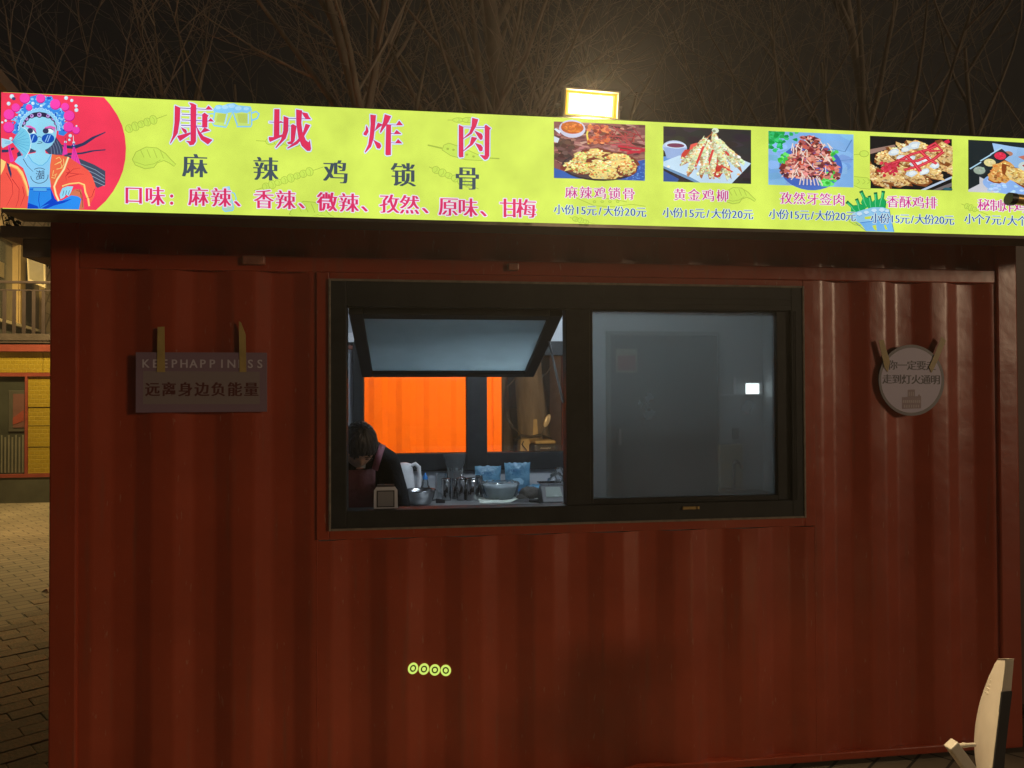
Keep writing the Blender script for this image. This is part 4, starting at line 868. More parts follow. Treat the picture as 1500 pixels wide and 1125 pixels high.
for i, (u, v, lab) in enumerate(((605, 979, 'leftmost of four round bright bullseye stickers in a row low on the wall'), (621, 980, 'second from left of four round bright bullseye stickers low on the wall'), (637, 981.3, 'third from left of four round bright bullseye stickers low on the wall'), (653, 982, 'rightmost of four round bright bullseye stickers in a row low on the wall'))):
    p = at(u, v, .03); ra = .0215; ya, yb_ = prof(p.x-ra), prof(p.x+ra); yy = .012+(ya+yb_)/2; yy -= max(0, (ya+yb_)/2-min(prof(p.x+t*ra/4) for t in range(-4, 5)) if abs(ya-yb_) < .004 else max((ya+yb_)/2+(yb_-ya)*t/8-prof(p.x+t*ra/4) for t in range(-4, 5)))+.002; p = at(u, v, yy); st = empty('reflector_sticker', p, math.atan2(yb_-ya, 2*ra)); tag(st, lab, 'sticker', 'round stickers in a row')
    pxm = 3.02/1080; ro = 7.6*pxm
    def ring(r0, r1, y, name, m_):
        b = MB(); n = 28; vs = []
        for rr_ in (r0, r1):
            for yq in (y, y+.0012): vs += [(rr_*math.cos(2*math.pi*k/n), yq, rr_*1.06*math.sin(2*math.pi*k/n)) for k in range(n)]
        fs = []
        for k in range(n):
            k2 = (k+1) % n; fs += [(k, k2, 2*n+k2, 2*n+k), (n+k, 3*n+k, 3*n+k2, n+k2), (2*n+k, 2*n+k2, 3*n+k2, 3*n+k)]
            if r0 > 1e-5: fs.append((k, n+k, n+k2, k2))
        b.add(vs, fs); b.build(name, m_, st)
    ring(ro*.62, ro, -.001, 'outer_ring', STICKER_EMIT); ring(ro*.36, ro*.62, -.0005, 'dark_ring', GD_); ring(.0, ro*.36, -.001, 'centre_dot', STICKER_EMIT)
# ------------------------------------------------------------------ inside the kiosk
def atz(u, v, z):
    d = fw + r2*((u-750)/FPX) - u2*((v-562.5)/FPX); return CAM + d*((z-CAM.z)/d.z)
CZ = .90
yf = atz(700, 743, CZ).y
cx0, cx1 = at(470, 700, 2).x, at(872, 700, 2).x
ctr = empty('counter', ((cx0+cx1)/2, 0, .10)); tag(ctr, 'long stainless steel work counter under the back window', 'counter')
b = MB(ctr.location); b.box((cx0, yf, CZ-.03), (cx1, YB-.005, CZ)); b.build('worktop', mat('steel_worktop', (.34, .35, .36), .33, .55, .15, 9), ctr, .004).parent = ctr
b = MB(ctr.location); b.box((cx0, yf+.02, .32), (cx1, YB-.02, .34)); b.build('lower_shelf', M['steel_dull'], ctr)
for x in (cx0+.04, cx1-.04):
    for y in (yf+.04, YB-.05):
        b = MB(ctr.location); b.box((x-.018, y-.018, .10), (x+.018, y+.018, CZ-.03)); b.build('leg', M['steel_dull'], ctr)
for o in ctr.children: o.location = (0, 0, 0)
PXM = lambda y: (fw.dot(at(750, 560, y)-CAM))/FPX          # metres per photo pixel at depth y
def put(name, u, v, label, cat, y=None, z=CZ, group=None, rz=0):
    p = atz(u, v, z) if y is None else Vector((at(u, v, y).x, y, z))
    return tag(empty(name, p, rz), label, cat, group)
# kettle
k = put('kettle', 592, 735, 'white electric kettle with side handle behind the steel bowl', 'kettle', y=2.02)
b = MB(); b.lathe([(.070, 0), (.074, .02), (.070, .10), (.060, .20), (.052, .235), (.02, .245), (0, .246)], (0, 0, 0), 24); b.build('body', M['pale_plastic'], k)
b = MB(); b.tube([(.045, -.02, .225), (.075, -.02, .238), (.098, -.02, .215), (.103, -.02, .15), (.098, -.02, .08), (.080, -.02, .035), (.066, -.02, .03)], [.012, .014, .015, .014, .013, .012, .01], 10); b.build('handle', M['pale_plastic'], k)
b = MB(); b.prism([(-.062, .17), (-.09, .225), (-.05, .235)], 'y', -.02, .02); b.build('spout', M['pale_plastic'], k, .004)
# squeeze bottle
k = put('squeeze_bottle', 623, 724, 'small clear bottle with blue cap against the white wall', 'bottle', y=2.22)
b = MB(); b.lathe([(.030, 0), (.032, .01), (.032, .055), (.022, .07), (.022, .085), (.018, .10), (.014, .11)], (0, 0, 0), 16); b.build('bottle_body', M['cup_plastic'], k)
b = MB(); b.lathe([(.018, .108), (.018, .125), (.008, .14), (.004, .155), (0, .156)], (0, 0, 0), 14); b.build('cap', mat('blue_cap', (.03, .22, .62), .35), k)
# steel bowl
k = put('mixing_bowl', 614, 739, 'wide stainless steel mixing bowl at the counter edge beside the person', 'bowl', y=1.76)
b = MB(); b.lathe([(.05, 0), (.075, .008), (.095, .05), (.102, .088), (.108, .092), (.107, .096), (.098, .090), (.090, .05), (.07, .014), (0, .008)], (0, 0, 0), 32); b.build('bowl', M['steel'], k)
b = MB(); b.lathe([(.088, .058), (.05, .062), (0, .063)], (0, 0, 0), 24); b.build('batter', mat('bowl_batter', (.16, .13, .09), .5, 0, .4, 40, .5, 60), k)
# tongs
k = put('tongs', 645, 735, 'small black tongs lying on the counter beside the steel cans', 'tongs', y=1.82)
b = MB(); b.hexa([(-.03, -.012, 0), (.03, -.02, 0), (.03, .0, 0), (-.03, .006, 0), (-.03, -.012, .03), (.03, -.02, .022), (.03, 0, .022), (-.03, .006, .03)]); b.build('grip', M['black_plastic'], k, .004)
b = MB(); b.tube([(-.03, -.005, .02), (-.09, .0, .012), (-.12, .01, .006)], .004, 6); b.tube([(-.03, .002, .02), (-.09, .02, .012), (-.12, .025, .006)], .004, 6); b.build('arm', M['steel'], k)
# stainless cans
for i, (u, w, h, y, lab) in enumerate(((654, 14, .145, 1.93, 'slim steel utensil can standing left of the other cans'), (667, 10, .135, 2.0, 'thin steel can half hidden behind the middle cans'), (676, 14, .150, 1.92, 'middle steel can with knobbed lid among the utensil cans'), (691.5, 18, .148, 1.90, 'widest steel can in front at the right of the cans'), (702, 11, .150, 2.02, 'steel can behind at the right end of the cans'))):
    k = put('steel_can', u, 733, lab, 'can', y=y, group='stainless cans on the counter'); r_ = w/2*PXM(y)
    b = MB(); b.lathe([(r_*.96, 0), (r_, .004), (r_, h*.9), (r_*.93, h*.91), (r_*.93, h*.94)], (0, 0, 0), 24); b.build('can_body', M['steel'], k)
    b = MB(); b.lathe([(r_*.99, h*.925), (r_*.99, h*.985), (r_*.9, h), (0, h)], (0, 0, 0), 24); b.build('lid', M['steel'], k)
    if i == 2: b = MB(); b.lathe([(.004, h), (.008, h+.008), (.006, h+.016), (0, h+.017)], (0, 0, 0), 10); b.build('knob', M['steel_dull'], k)
# stack of clear cups
k = put('cup_stack', 646, 731, 'stack of clear plastic cups behind the slim steel can', 'cups', y=2.08)
b = MB(); prof_ = [(.030, 0)]
for i in range(9): prof_ += [(.038+.002*(i % 2), .05+i*.014), (.042, .056+i*.014)]
b.lathe(prof_, (0, 0, 0), 20); o = b.build('cups', M['cup_plastic'], k)
# clear bag full of straws
k = put('straw_bag', 667, 730, 'clear plastic bag of white straws standing behind the steel cans', 'bag', y=2.2)
rr = random.Random(5); b = MB(); n = 14; vs = []
for i, (w, d, z) in enumerate(((.06, .035, 0), (.064, .04, .06), (.06, .035, .12), (.055, .03, .17), (.062, .022, .21), (.074, .010, .25), (.078, .003, .285))):
    for j in range(n):
        a = 2*math.pi*j/n; q = 1+rr.uniform(-.08, .08); vs.append((w*q*math.cos(a), d*q*math.sin(a), z+rr.uniform(-.004, .004)))
b.add(vs, [(i*n+j, i*n+(j+1) % n, (i+1)*n+(j+1) % n, (i+1)*n+j) for i in range(6) for j in range(n)], True); b.build('bag_film', M['clear_plastic'], k)
b = MB()
for i in range(34):
    x, y = rr.uniform(-.042, .042), rr.uniform(-.02, .02); b.tube([(x, y, .005), (x+rr.uniform(-.012, .012), y, .17+rr.uniform(-.03, .02))], .0035, 5)
so = b.build('straws', mat('white_straw', (.88, .90, .94), .4), k); so['kind'] = 'stuff'
# blue pouches
BLUE = mat('blue_pouch_film', (.05, .19, .34), .28, 0, .25, 9, .6, 30, c2=(.17, .36, .50))
def pouch(u, y, w, h, lab, seed, rz):
    k = put('blue_pouch', u, 722, lab, 'pouch', y=y, group='blue pouches', rz=rz); rr = random.Random(seed)
    b = MB(); n, m_ = 10, 9; front = []; back = []
    for i in range(m_+1):
        t = i/m_; th = .045*math.sin(math.pi*min(1, .12+t*.88))**.7
        for j in range(n+1):
            s = j/n*2-1; e = (1-s*s)**.5 if abs(s) < 1 else 0
            x = s*w/2*(1-.06*math.sin(t*3.1)); z = t*h+rr.uniform(-.004, .004)+(.002*math.sin(s*5+seed) if i == m_ else 0)
            front.append((x, -th*e*.7+rr.uniform(-.003, .003), z)); back.append((x, th*e*.5, z))
    F_ = [(i*(n+1)+j, i*(n+1)+j+1, (i+1)*(n+1)+j+1, (i+1)*(n+1)+j) for i in range(m_) for j in range(n)]
    b.add(front, F_, True); b.add(back, [tuple(reversed(f)) for f in F_], True); b.build('pouch_film', BLUE, k, fix=False)
    P = Print(lambda u_, v_: (u_*w, v_*h), .034, 1e-5)
    for i, ch in enumerate('XYNE'):
        vs_, tr_ = glyph(ch, .02); xs_ = [q[0] for q in vs_]; cx_ = (min(xs_)+max(xs_))/2
        P._put([(-.33+i*.09+(q[0]-cx_)*.09, .76+(q[1]-GCY)*.12) for q in vs_], tr_, (22, 66, 120))
    P.poly([(-.2, .30), (.2, .30), (.24, .42), (.1, .52), (-.16, .5), (-.25, .4)], (150, 190, 214)); P.poly([(-.42, .1), (.42, .1), (.42, .16), (-.42, .16)], (54, 116, 190))
    P.build('printed_mark', PP, k)
pouch(715, 2.22, .19, .195, 'blue plastic pouch standing left of its twin behind the wrapped bowl', 2, .05); pouch(758, 2.2, .185, .215, 'taller blue plastic pouch leaning right of the other blue pouch', 4, -.08)
# bowl wrapped in clear film
k = put('wrapped_bowl', 733, 733, 'white bowl covered with crinkled clear film in front of blue pouches', 'bowl', y=1.92)
b = MB(); b.lathe([(.075, 0), (.092, .03), (.108, .08), (.116, .10), (.110, .098), (.09, .085), (0, .08)], (0, 0, 0), 28); b.build('bowl', mat('pale_bowl', (.50, .56, .58), .35, 0, .12, 12), k)
b = MB(); rr = random.Random(9); n = 40; vs = []
for i, (r_, z) in enumerate(((.10, .012), (.118, .05), (.124, .085), (.128, .108), (.116, .116), (.06, .108), (.0, .104))):
    for j in range(n):
        a = 2*math.pi*j/n; q = 1+rr.uniform(-.045, .045)+(.03*math.sin(j*1.9) if i == 3 else 0); vs.append((r_*q*math.cos(a), r_*q*math.sin(a), z+rr.uniform(-.006, .006)))
b.add(vs, [(i*n+j, i*n+(j+1) % n, (i+1)*n+(j+1) % n, (i+1)*n+j) for i in range(6) for j in range(n)], False); b.build('film_cover', M['clear_plastic'], k)
# paper sheet, dark cloth, blue bag, knife
k = put('paper_sheet', 745, 735, 'crumpled white paper sheet under the wrapped bowl', 'paper', y=1.86)
b = MB(); rr = random.Random(4); n = 10
vs = [((i/n-.5)*.40, (j/n-.5)*.26+.02*(i/n), .002+rr.uniform(0, .012)) for j in range(n+1) for i in range(n+1)]
b.add(vs, [(j*(n+1)+i, j*(n+1)+i+1, (j+1)*(n+1)+i+1, (j+1)*(n+1)+i) for j in range(n) for i in range(n)]); b.build('sheet', mat('white_paper', (.6, .64, .58), .7), k)
k = put('dark_cloth', 777, 733, 'dark crumpled cloth heaped between wrapped bowl and weighing scale', 'cloth', y=1.9)
b = MB(); b.blob((0, 0, .03), (.075, .06, .052), 20, 10, .13, 3); b.blob((-.045, -.01, .012), (.05, .05, .025), 16, 8, .1, 5); b.build('cloth_heap', mat('dark_cloth_weave', (.06, .055, .05), .85, 0, .3, 20, .4, 60), k)
k = put('blue_wrap', 786, 728, 'flat pale blue plastic wrap beside the dark cloth', 'plastic wrap', y=2.12)
b = MB(); b.blob((0, 0, .03), (.085, .05, .04), 16, 8, .16, 8); b.build('wrap', BLUE, k)
k = put('knife', 768, 740, 'dark handled kitchen knife lying at the front edge of counter', 'knife', y=1.72)
b = MB(); b.prism([(-.09, .006), (.03, .002), (.03, .030), (-.05, .026)], 'y', -.002, .0); b.build('blade', M['steel'], k)
b = MB(); b.box((.03, -.010, .004), (.12, .008, .026)); b.build('handle', M['black_plastic'], k, .006)
# weighing scale
k = put('weighing_scale', 809, 744, 'grey digital weighing scale with sloped display at the right', 'scale', y=1.66)
s_ = PXM(1.66)
b = MB(); b.prism([(-.10, 0), (.10, 0), (.10, .05), (.045, .115), (-.0, .118), (-.10, .03)], 'x', -18*s_, 17*s_); b.build('scale_body', mat('grey_scale_plastic', (.045, .048, .05), .4, 0, .15, 8), k, .006)
b = MB(); fy = lambda t: (-.10+t*.10, .03+t*.088)
b.hexa([(-12*s_, fy(.25)[0], fy(.25)[1]+.001), (12*s_, fy(.25)[0], fy(.25)[1]+.001), (11*s_, fy(.85)[0], fy(.85)[1]+.001), (-11*s_, fy(.85)[0], fy(.85)[1]+.001), (-12*s_, fy(.25)[0], fy(.25)[1]+.005), (12*s_, fy(.25)[0], fy(.25)[1]+.005), (11*s_, fy(.85)[0], fy(.85)[1]+.005), (-11*s_, fy(.85)[0], fy(.85)[1]+.005)]); b.build('display', mat('lcd_grey', (.20, .23, .21), .25), k)
b = MB(); b.box((-17*s_, .03, .118), (17*s_, .16, .128)); b.build('weighing_pan', M['steel'], k, .003)
k = put('crumpled_bag', 815, 725, 'crumpled clear plastic bag piled behind the weighing scale', 'bag', y=2.02)
b = MB(); b.blob((0, 0, .075), (.062, .05, .08), 18, 12, .22, 6); b.blob((.02, -.01, .15), (.035, .03, .05), 12, 8, .3, 7); b.build('bag_film', M['clear_plastic'], k, fix=False)
# payment stand on the window sill (code left blank)
pz = at(565, 747, .045); k = tag(empty('payment_stand', pz), 'small cream payment card stand on window ledge before the person', 'card stand'); s_ = PXM(.045)
b = MB(); b.prism([(-17*s_, 0), (17*s_, 0), (16.5*s_, 28*s_), (13*s_, 33*s_), (-13*s_, 33*s_), (-16.5*s_, 28*s_)], 'y', -.003, .004); b.build('card', mat('cream_card', (.60, .63, .74), .5, 0, .02, 3), k, .001)
b = MB(); b.box((-12.5*s_, -.0045, 4*s_), (12.5*s_, -.003, 28*s_)); b.build('blank_panel', mat('grey_panel', (.035, .036, .04), .45), k)
b = MB(); b.box((-11*s_, -.0055, 5.5*s_), (11*s_, -.0045, 26.5*s_)); b.build('panel_field', mat('panel_field', (.24, .25, .29), .45, 0, .05, 3), k)
b = MB(); b.box((-12*s_, -.008, 33*s_), (12*s_, .012, 36.5*s_)); b.build('top_clip', mat('clip_grey', (.07, .065, .08), .5), k, .002)
b = MB(); b.hexa([(-15*s_, .004, 0), (15*s_, .004, 0), (15*s_, .03, 0), (-15*s_, .03, 0), (-15*s_, .004, .05), (15*s_, .004, .05), (15*s_, .006, .05), (-15*s_, .006, .05)]); b.build('foot', M['black_plastic'], k)
# right half: notice, reflected lamp and frame lines, sink
def wallbox(name, u0, v0, u1, v1, m_, y, th, parent, bev=.002, loc=(0, 0, 0)):
    a = at(u0, v1, y); c_ = at(u1, v0, y); b = MB(); b.box((a.x-loc[0], y-th-loc[1], a.z-loc[2]), (c_.x-loc[0], y-.001-loc[1], c_.z-loc[2])); return b.build(name, m_, parent, bev)
P0 = at(918, 545, YB-.03); k = tag(empty('panel_notice', (P0.x, YB-.032, P0.z)), 'red and cream notice stuck high on the dark reflection panel', 'notice')
wallbox('cream_sheet', 902, 511, 933, 546, mat('cream_sheet', (.26, .22, .16), .6), YB-.031, .003, k, 0, k.location); wallbox('red_sheet', 905, 521, 931, 543, mat('red_sheet', (.24, .03, .03), .6), YB-.0345, .0015, k, 0, k.location)
P0 = at(1102, 577, YB); k = tag(empty('reflected_lamp', (P0.x, YB-.001, P0.z)), 'white lamp reflection in the right pane, added as a small wall lamp', 'lamp')  # added lamp stands in for a stall lamp mirrored in the pane
wallbox('reflected_lamp_case', 1090, 560, 1114, 579, M['pale_plastic'], YB, .03, k, .003, k.location)
a, c_ = at(1092.5, 576.5, YB-.034), at(1111.5, 562, YB-.034); b = MB(); b.box((a.x-P0.x, -.037, a.z-P0.z), (c_.x-P0.x, -.031, c_.z-P0.z)); b.build('reflected_lamp_face', emit('cool_reflected_face', (.80, .93, 1), 14), k, .002)
wallbox('reflected_bar', 1052, 577, 1089, 579.5, M['pale_plastic'], YB, .015, kiosk, 0); wallbox('reflected_bar', 1074, 552, 1077, 577, M['pale_plastic'], YB, .012, kiosk, 0); wallbox('reflected_bar', 1094, 552, 1096, 560, M['pale_plastic'], YB, .012, kiosk, 0)  # frame lines reflected in the pane, built as thin wall bars
wallbox('wall_socket', 1072, 627, 1081, 643, mat('dark_socket', (.05, .05, .05), .5), YB, .02, kiosk)
wallbox('wall_socket', 507, 488, 519, 502, M['pale_plastic'], YB, .04, kiosk); wallbox('wall_hook', 508, 506, 517, 512, mat('rusty_hook', (.2, .07, .05), .6), YB, .03, kiosk)
sx0, sx1 = at(1052, 700, 2).x, XR-.065
sk = tag(empty('sink_unit', ((sx0+sx1)/2, 1.9, .10)), 'steel sink unit with dark tap at the right end inside', 'sink'); l = sk.location
b = MB(l); b.box((sx0, 1.62, CZ-.04), (sx1, 1.70, CZ)); b.box((sx0, 2.15, CZ-.04), (sx1, YB-.004, CZ)); b.box((sx0, 1.70, CZ-.04), (sx0+.12, 2.15, CZ)); b.box((sx1-.12, 1.70, CZ-.04), (sx1, 2.15, CZ)); o = b.build('sink_top', M['steel'], sk, .004); o.location = (0, 0, 0)
b = MB(l); b.box((sx0+.10, 1.68, CZ-.24), (sx1-.10, 2.17, CZ-.225)); o = b.build('basin', M['steel_dull'], sk); o.location = (0, 0, 0)
b = MB(l); b.box((sx0+.01, 1.64, .105), (sx1-.01, YB-.01, CZ-.26)); o = b.build('cabinet', M['white_panel'], sk); o.location = (0, 0, 0)
tx = at(1075, 700, 2.24).x; b = MB(l); b.tube([(tx, 2.24, CZ), (tx, 2.24, CZ+.17), (tx, 2.20, CZ+.20), (tx, 2.12, CZ+.19), (tx, 2.09, CZ+.15)], .013, 8); o = b.build('tap', mat('dark_tap', (.07, .07, .07), .4, .5), sk); o.location = (0, 0, 0)
P0 = at(1068, 690, YB); k = tag(empty('cardboard_box', (P0.x, YB-.10, CZ+.002)), 'low tan box leaning on the wall behind the sink tap', 'box')
a, c_ = at(1053, 692, YB-.05), at(1086, 651, YB-.05); b = MB(); b.box((a.x-P0.x, .03, 0), (c_.x-P0.x, .095, c_.z-CZ)); b.build('carton', mat('tan_carton', (.34, .29, .19), .7, 0, .1, 8), k, .003); b = MB(); b.box((a.x-P0.x+.01, .0285, (c_.z-CZ)*.5-.012), (c_.x-P0.x-.01, .0295, (c_.z-CZ)*.5+.012)); b.build('packing_tape', M['tape'], k)

# ------------------------------------------------------------------ the person bent over at the left of the counter
def limb(b, pts, rads, n=14, sy=1.0):
    """closed round-ended limb through pts"""
    pts = [Vector(q) for q in pts]; P_ = []; R_ = []
    for i in range(len(pts)-1):
        for t in (0, .34, .67): P_.append(pts[i].lerp(pts[i+1], t)); R_.append(rads[i]+(rads[i+1]-rads[i])*t)
    P_.append(pts[-1]); R_.append(rads[-1]); b.tube(P_, R_, n)
    for q, r_ in zip(pts, rads): b.blob(q, (r_, r_*sy, r_), n, 10)
def fuse(o, vox, smooth=0):
    bm = bmesh.new(); bm.from_mesh(o.data); bmesh.ops.remove_doubles(bm, verts=bm.verts, dist=1e-5)
    bmesh.ops.dissolve_degenerate(bm, edges=bm.edges, dist=1e-5); bmesh.ops.recalc_face_normals(bm, faces=bm.faces); bm.to_mesh(o.data); bm.free()
    m = o.modifiers.new('fuse', 'REMESH'); m.mode = 'VOXEL'; m.voxel_size = vox; m.use_smooth_shade = True
    if smooth: s = o.modifiers.new('soften', 'SMOOTH'); s.iterations = smooth; s.factor = .5
hc = at(526, 654, .72)
H0 = Vector((hc.x-.05, 1.12, .10)); pb = tag(empty('person', H0), 'person with short dark hair in dark jacket and maroon apron bending over', 'person')
Lp = lambda p: Vector(p)-H0
pel = Vector((hc.x-.07, 1.12, .93)); wai = Vector((hc.x-.05, 1.05, 1.06)); che = Vector((hc.x-.02, .93, 1.20)); nek = Vector((hc.x, .84, 1.285))
shR = at(566, 679, .88); shL = Vector((2*che.x-shR.x+.01, .90, shR.z)); elR = Vector((shR.x+.075, .80, shR.z-.27)); elL = Vector((shL.x-.06, .80, shL.z-.27)); wrR = Vector((shR.x-.06, .58, .90)); wrL = Vector((shL.x+.06, .58, .90))
hips = [pel+Vector((s*.09, 0, -.04)) for s in (-1, 1)]; kne = [pel+Vector((s*.10, -.03, -.44)) for s in (-1, 1)]; ank = [Vector((pel.x+s*.10, 1.14, .17)) for s in (-1, 1)]; toe = [Vector((pel.x+s*.11, .98, .135)) for s in (-1, 1)]
body = MB()
LL = lambda *q: [Lp(x) for x in q]
limb(body, LL(pel, wai, che), (.125, .115, .12), 18); limb(body, LL(che, nek, nek+Vector((0, -.06, .05))), (.07, .056, .052)); limb(body, LL(shL, che, shR), (.06, .09, .06))
for sh_, el_, wr_, side in ((shR, elR, wrR, 1), (shL, elL, wrL, -1)):
    limb(body, LL(sh_, el_, wr_), (.055, .042, .028))
    d = Vector((-.25*side, -.75, -.55)).normalized(); sx_ = Vector((side, 0, 0)); w0 = Lp(wr_)
    for off in (-.028, -.010, .009, .026): limb(body, [w0, w0+d*.045+sx_*off, w0+d*.09+sx_*off*1.08], (.018, .014, .0125), 10)     # palm
    for off, ln in ((-.034, .066), (-.012, .078), (.011, .072), (.033, .056)):                                                    # four fingers, curled
        p0 = w0+d*.092+sx_*off; p1 = p0+(d+Vector((0, 0, -.35))).normalized()*ln*.5; p2 = p1+(d*.4+Vector((0, .1, -.9))).normalized()*ln*.5; limb(body, [p0, p1, p2], (.0098, .009, .0078), 9)
    t0 = w0+d*.03+sx_*(-.022*side); t1 = t0+(d+sx_*(-.9*side)).normalized()*.034; limb(body, [t0, t1, t1+(d+sx_*(-.25*side)).normalized()*.03], (.014, .011, .009), 9)   # thumb
for s in (0, 1):
    limb(body, LL(pel, hips[s], kne[s], ank[s]), (.09, .085, .06, .042)); limb(body, LL(ank[s], toe[s]), (.042, .032))
HM = Matrix.Translation(Lp(hc)) @ Matrix.Rotation(R(14), 4, 'Z') @ Matrix.Rotation(R(50), 4, 'X')
hd_ = MB(); n, m_ = 28, 20; hv = []
for i in range(m_+1):
    th = math.pi*i/m_
    for j in range(n):
        ph = 2*math.pi*j/n; x, y, z = math.sin(th)*math.cos(ph), math.sin(th)*math.sin(ph), math.cos(th)
        w = .076*(1-.22*max(0, -z)**1.5); q = Vector((x*w, y*.095, z*.118))
        if y < -.5 and z < .2: q.y *= .93           # flatter face
        q.y -= .020*math.exp(-((x*w)/.013)**2-((q.z+.012)/.022)**2) if y < 0 else 0      # nose
        q.y += .010*(math.exp(-((abs(x*w)-.03)/.013)**2-((q.z-.012)/.012)**2)) if y < 0 else 0   # eye sockets
        q.y -= .006*math.exp(-((x*w)/.022)**2-((q.z+.052)/.009)**2) if y < 0 else 0      # lips
        q.y -= .010*math.exp(-((x*w)/.022)**2-((q.z+.092)/.015)**2) if y < 0 else 0      # chin
        hv.append(HM @ q)
body.add(hv, [(i*n+j, (i+1)*n+j, (i+1)*n+(j+1) % n, i*n+(j+1) % n) for i in range(m_) for j in range(n)], True)
for s in (-1, 1): b_ = MB(); b_.blob((0, 0, 0), (.012, .02, .032), 10, 8); body.add([HM @ (v+Vector((s*.078, .008, -.005))) for v in b_.v], b_.f, True)
SKINM = mat('skin', (.33, .19, .13), .5, 0, .08, 12, .05, 90)
bo = body.build('body', SKINM, pb)
fuse(bo, .0055)
for s in (-1, 1):
    b = MB(); b.blob((0, 0, 0), (.011, .005, .0025), 10, 6); b.v = [HM @ (v+Vector((s*.030, -.083, .008))) for v in b.v]; b.build('eye', mat('closed_lid', (.11, .065, .05), .5), pb)
    b = MB(); b.blob((0, 0, 0), (.018, .004, .0022), 10, 6); b.v = [HM @ (v+Vector((s*.030, -.090, .032))) for v in b.v]; b.build('eyebrow', mat('brow_hair', (.09, .06, .045), .8), pb)
b = MB(); b.blob((0, 0, 0), (.019, .005, .003), 12, 6); b.v = [HM @ (v+Vector((0, -.093, -.053))) for v in b.v]; b.build('mouth', mat('lips', (.26, .12, .09), .5), pb)
# hair: a thick shell with uneven locks, open over the face
HAIR = mat('black_hair', (.016, .014, .013), .42, 0, .4, 30, .6, 60, stretch=(1, 1, .2))
b = MB(); n, m_ = 60, 30; vs = []; keep = []
rr = random.Random(2)
for i in range(m_+1):
    th = math.pi*i/m_
    for j in range(n):
        ph = 2*math.pi*j/n; x, y, z = math.sin(th)*math.cos(ph), math.sin(th)*math.sin(ph), math.cos(th)
        k = 1+.02*math.sin(ph*17+th*3)+.012*math.sin(ph*31-th*5)+rr.uniform(-.006, .006); vs.append((HM @ Vector((x*.090*k, y*.112*k+.004, z*.136*k)), Vector((x, y, z))))
fs = []
for i in range(m_):
    for j in range(n):
        q = (i*n+j, (i+1)*n+j, (i+1)*n+(j+1) % n, i*n+(j+1) % n); c_ = sum((vs[t][1] for t in q), Vector())/4
        line_ = .34+.10*math.sin(c_.x*5+1)
        if (c_.y < -.30 and c_.z < line_) or c_.z < -.72 or (abs(c_.x) > .8 and c_.y < .05 and c_.z < .05): continue
        fs.append(q)
b.add([v[0] for v in vs], fs, True); ho = b.build('hair', HAIR, pb)
sm = ho.modifiers.new('thick', 'SOLIDIFY'); sm.thickness = .012; sm.offset = -1
# jacket and trousers: a looser skin over the same pose
b = MB(); limb(b, LL(pel+Vector((0, 0, -.03)), wai, che+Vector((0, .02, 0))), (.15, .14, .145), 20); limb(b, LL(che+Vector((0, .03, .02)), nek+Vector((0, .03, -.005))), (.12, .083), 18); limb(b, LL(shL, che+Vector((0, .03, .05)), shR), (.068, .11, .070), 18); limb(b, LL(nek+Vector((.035, .05, .01)), shR+Vector((0, .01, .004))), (.082, .068), 18); limb(b, LL(nek+Vector((-.035, .05, .01)), shL+Vector((0, .01, .004))), (.082, .068), 18)
for sh_, el_, wr_ in ((shR, elR, wrR), (shL, elL, wrL)): limb(b, LL(sh_, sh_*.45+el_*.55+Vector((.006, .012, .004)), el_, wr_*.88+el_*.12), (.070, .064, .058, .046), 16)
jo = b.build('jacket', mat('dark_jacket', (.007, .007, .008), .9, 0, .3, 9, .7, 14, spec=.15), pb); fuse(jo, .011, 3)
b = MB()
for s in (0, 1): limb(b, LL(pel, hips[s], kne[s], ank[s]), (.125, .105, .078, .062), 16)
to_ = b.build('trousers', mat('dark_trousers', (.02, .02, .024), .8), pb); fuse(to_, .013, 3)
for s in (0, 1): b = MB(); b.blob(Lp((ank[s]+toe[s])/2+Vector((0, -.02, -.035))), (.05, .13, .045), 14, 8); b.build('shoe', M['black_plastic'], pb)
# apron: bib curved round the leaning chest, skirt below, straps over the shoulders
APR = mat('maroon_apron', (.075, .014, .018), .85, 0, .15, 8, .4, 25)
b = MB(); rows = [(at(0, 0, 1) and (che.z+.03, .725)), (che.z-.06, .735), (wai.z, .82), (.95, .90), (.75, .95), (.50, .97)]; n = 14; vs = []
for ri, (z, yy) in enumerate(rows):
    for j in range(n+1):
        s = j/n*2-1; w = .105 if ri < 2 else .17; vs.append(Lp((che.x+s*w-.01, yy+.06*s*s+.006*math.sin(s*9+ri), z)))
b.add(vs, [(i*(n+1)+j, i*(n+1)+j+1, (i+1)*(n+1)+j+1, (i+1)*(n+1)+j) for i in range(len(rows)-1) for j in range(n)], True); ao = b.build('apron', APR, pb); sm = ao.modifiers.new('thick', 'SOLIDIFY'); sm.thickness = .004
STR = mat('pink_strap', (.20, .045, .07), .7, 0, .15, 20)
for q in ([(561, 651, .845), (559, 656, .80), (555, 668, .758), (549, 688, .725)], ):
    pp = [Lp(at(u, v, y)) for u, v, y in q]; b = MB(); vs = []
    for p in pp: vs += [p+Vector((-.015, -.004, .006)), p+Vector((.015, -.004, -.006))]
    b.add(vs, [(2*i, 2*i+1, 2*i+3, 2*i+2) for i in range(len(pp)-1)], True); so = b.build('apron_strap', STR, pb); sm = so.modifiers.new('thick', 'SOLIDIFY'); sm.thickness = .004
q = [Lp(at(u, v, .765)) for u, v in ((526, 686), (536, 677), (535, 686))]
b = MB(); b.add([p for p in q]+[p+Vector((0, .004, 0)) for p in q], [(0, 1, 2), (5, 4, 3), (0, 3, 4, 1), (1, 4, 5, 2), (2, 5, 3, 0)]); b.build('collar', mat('pale_collar', (.6, .66, .68), .6), pb)
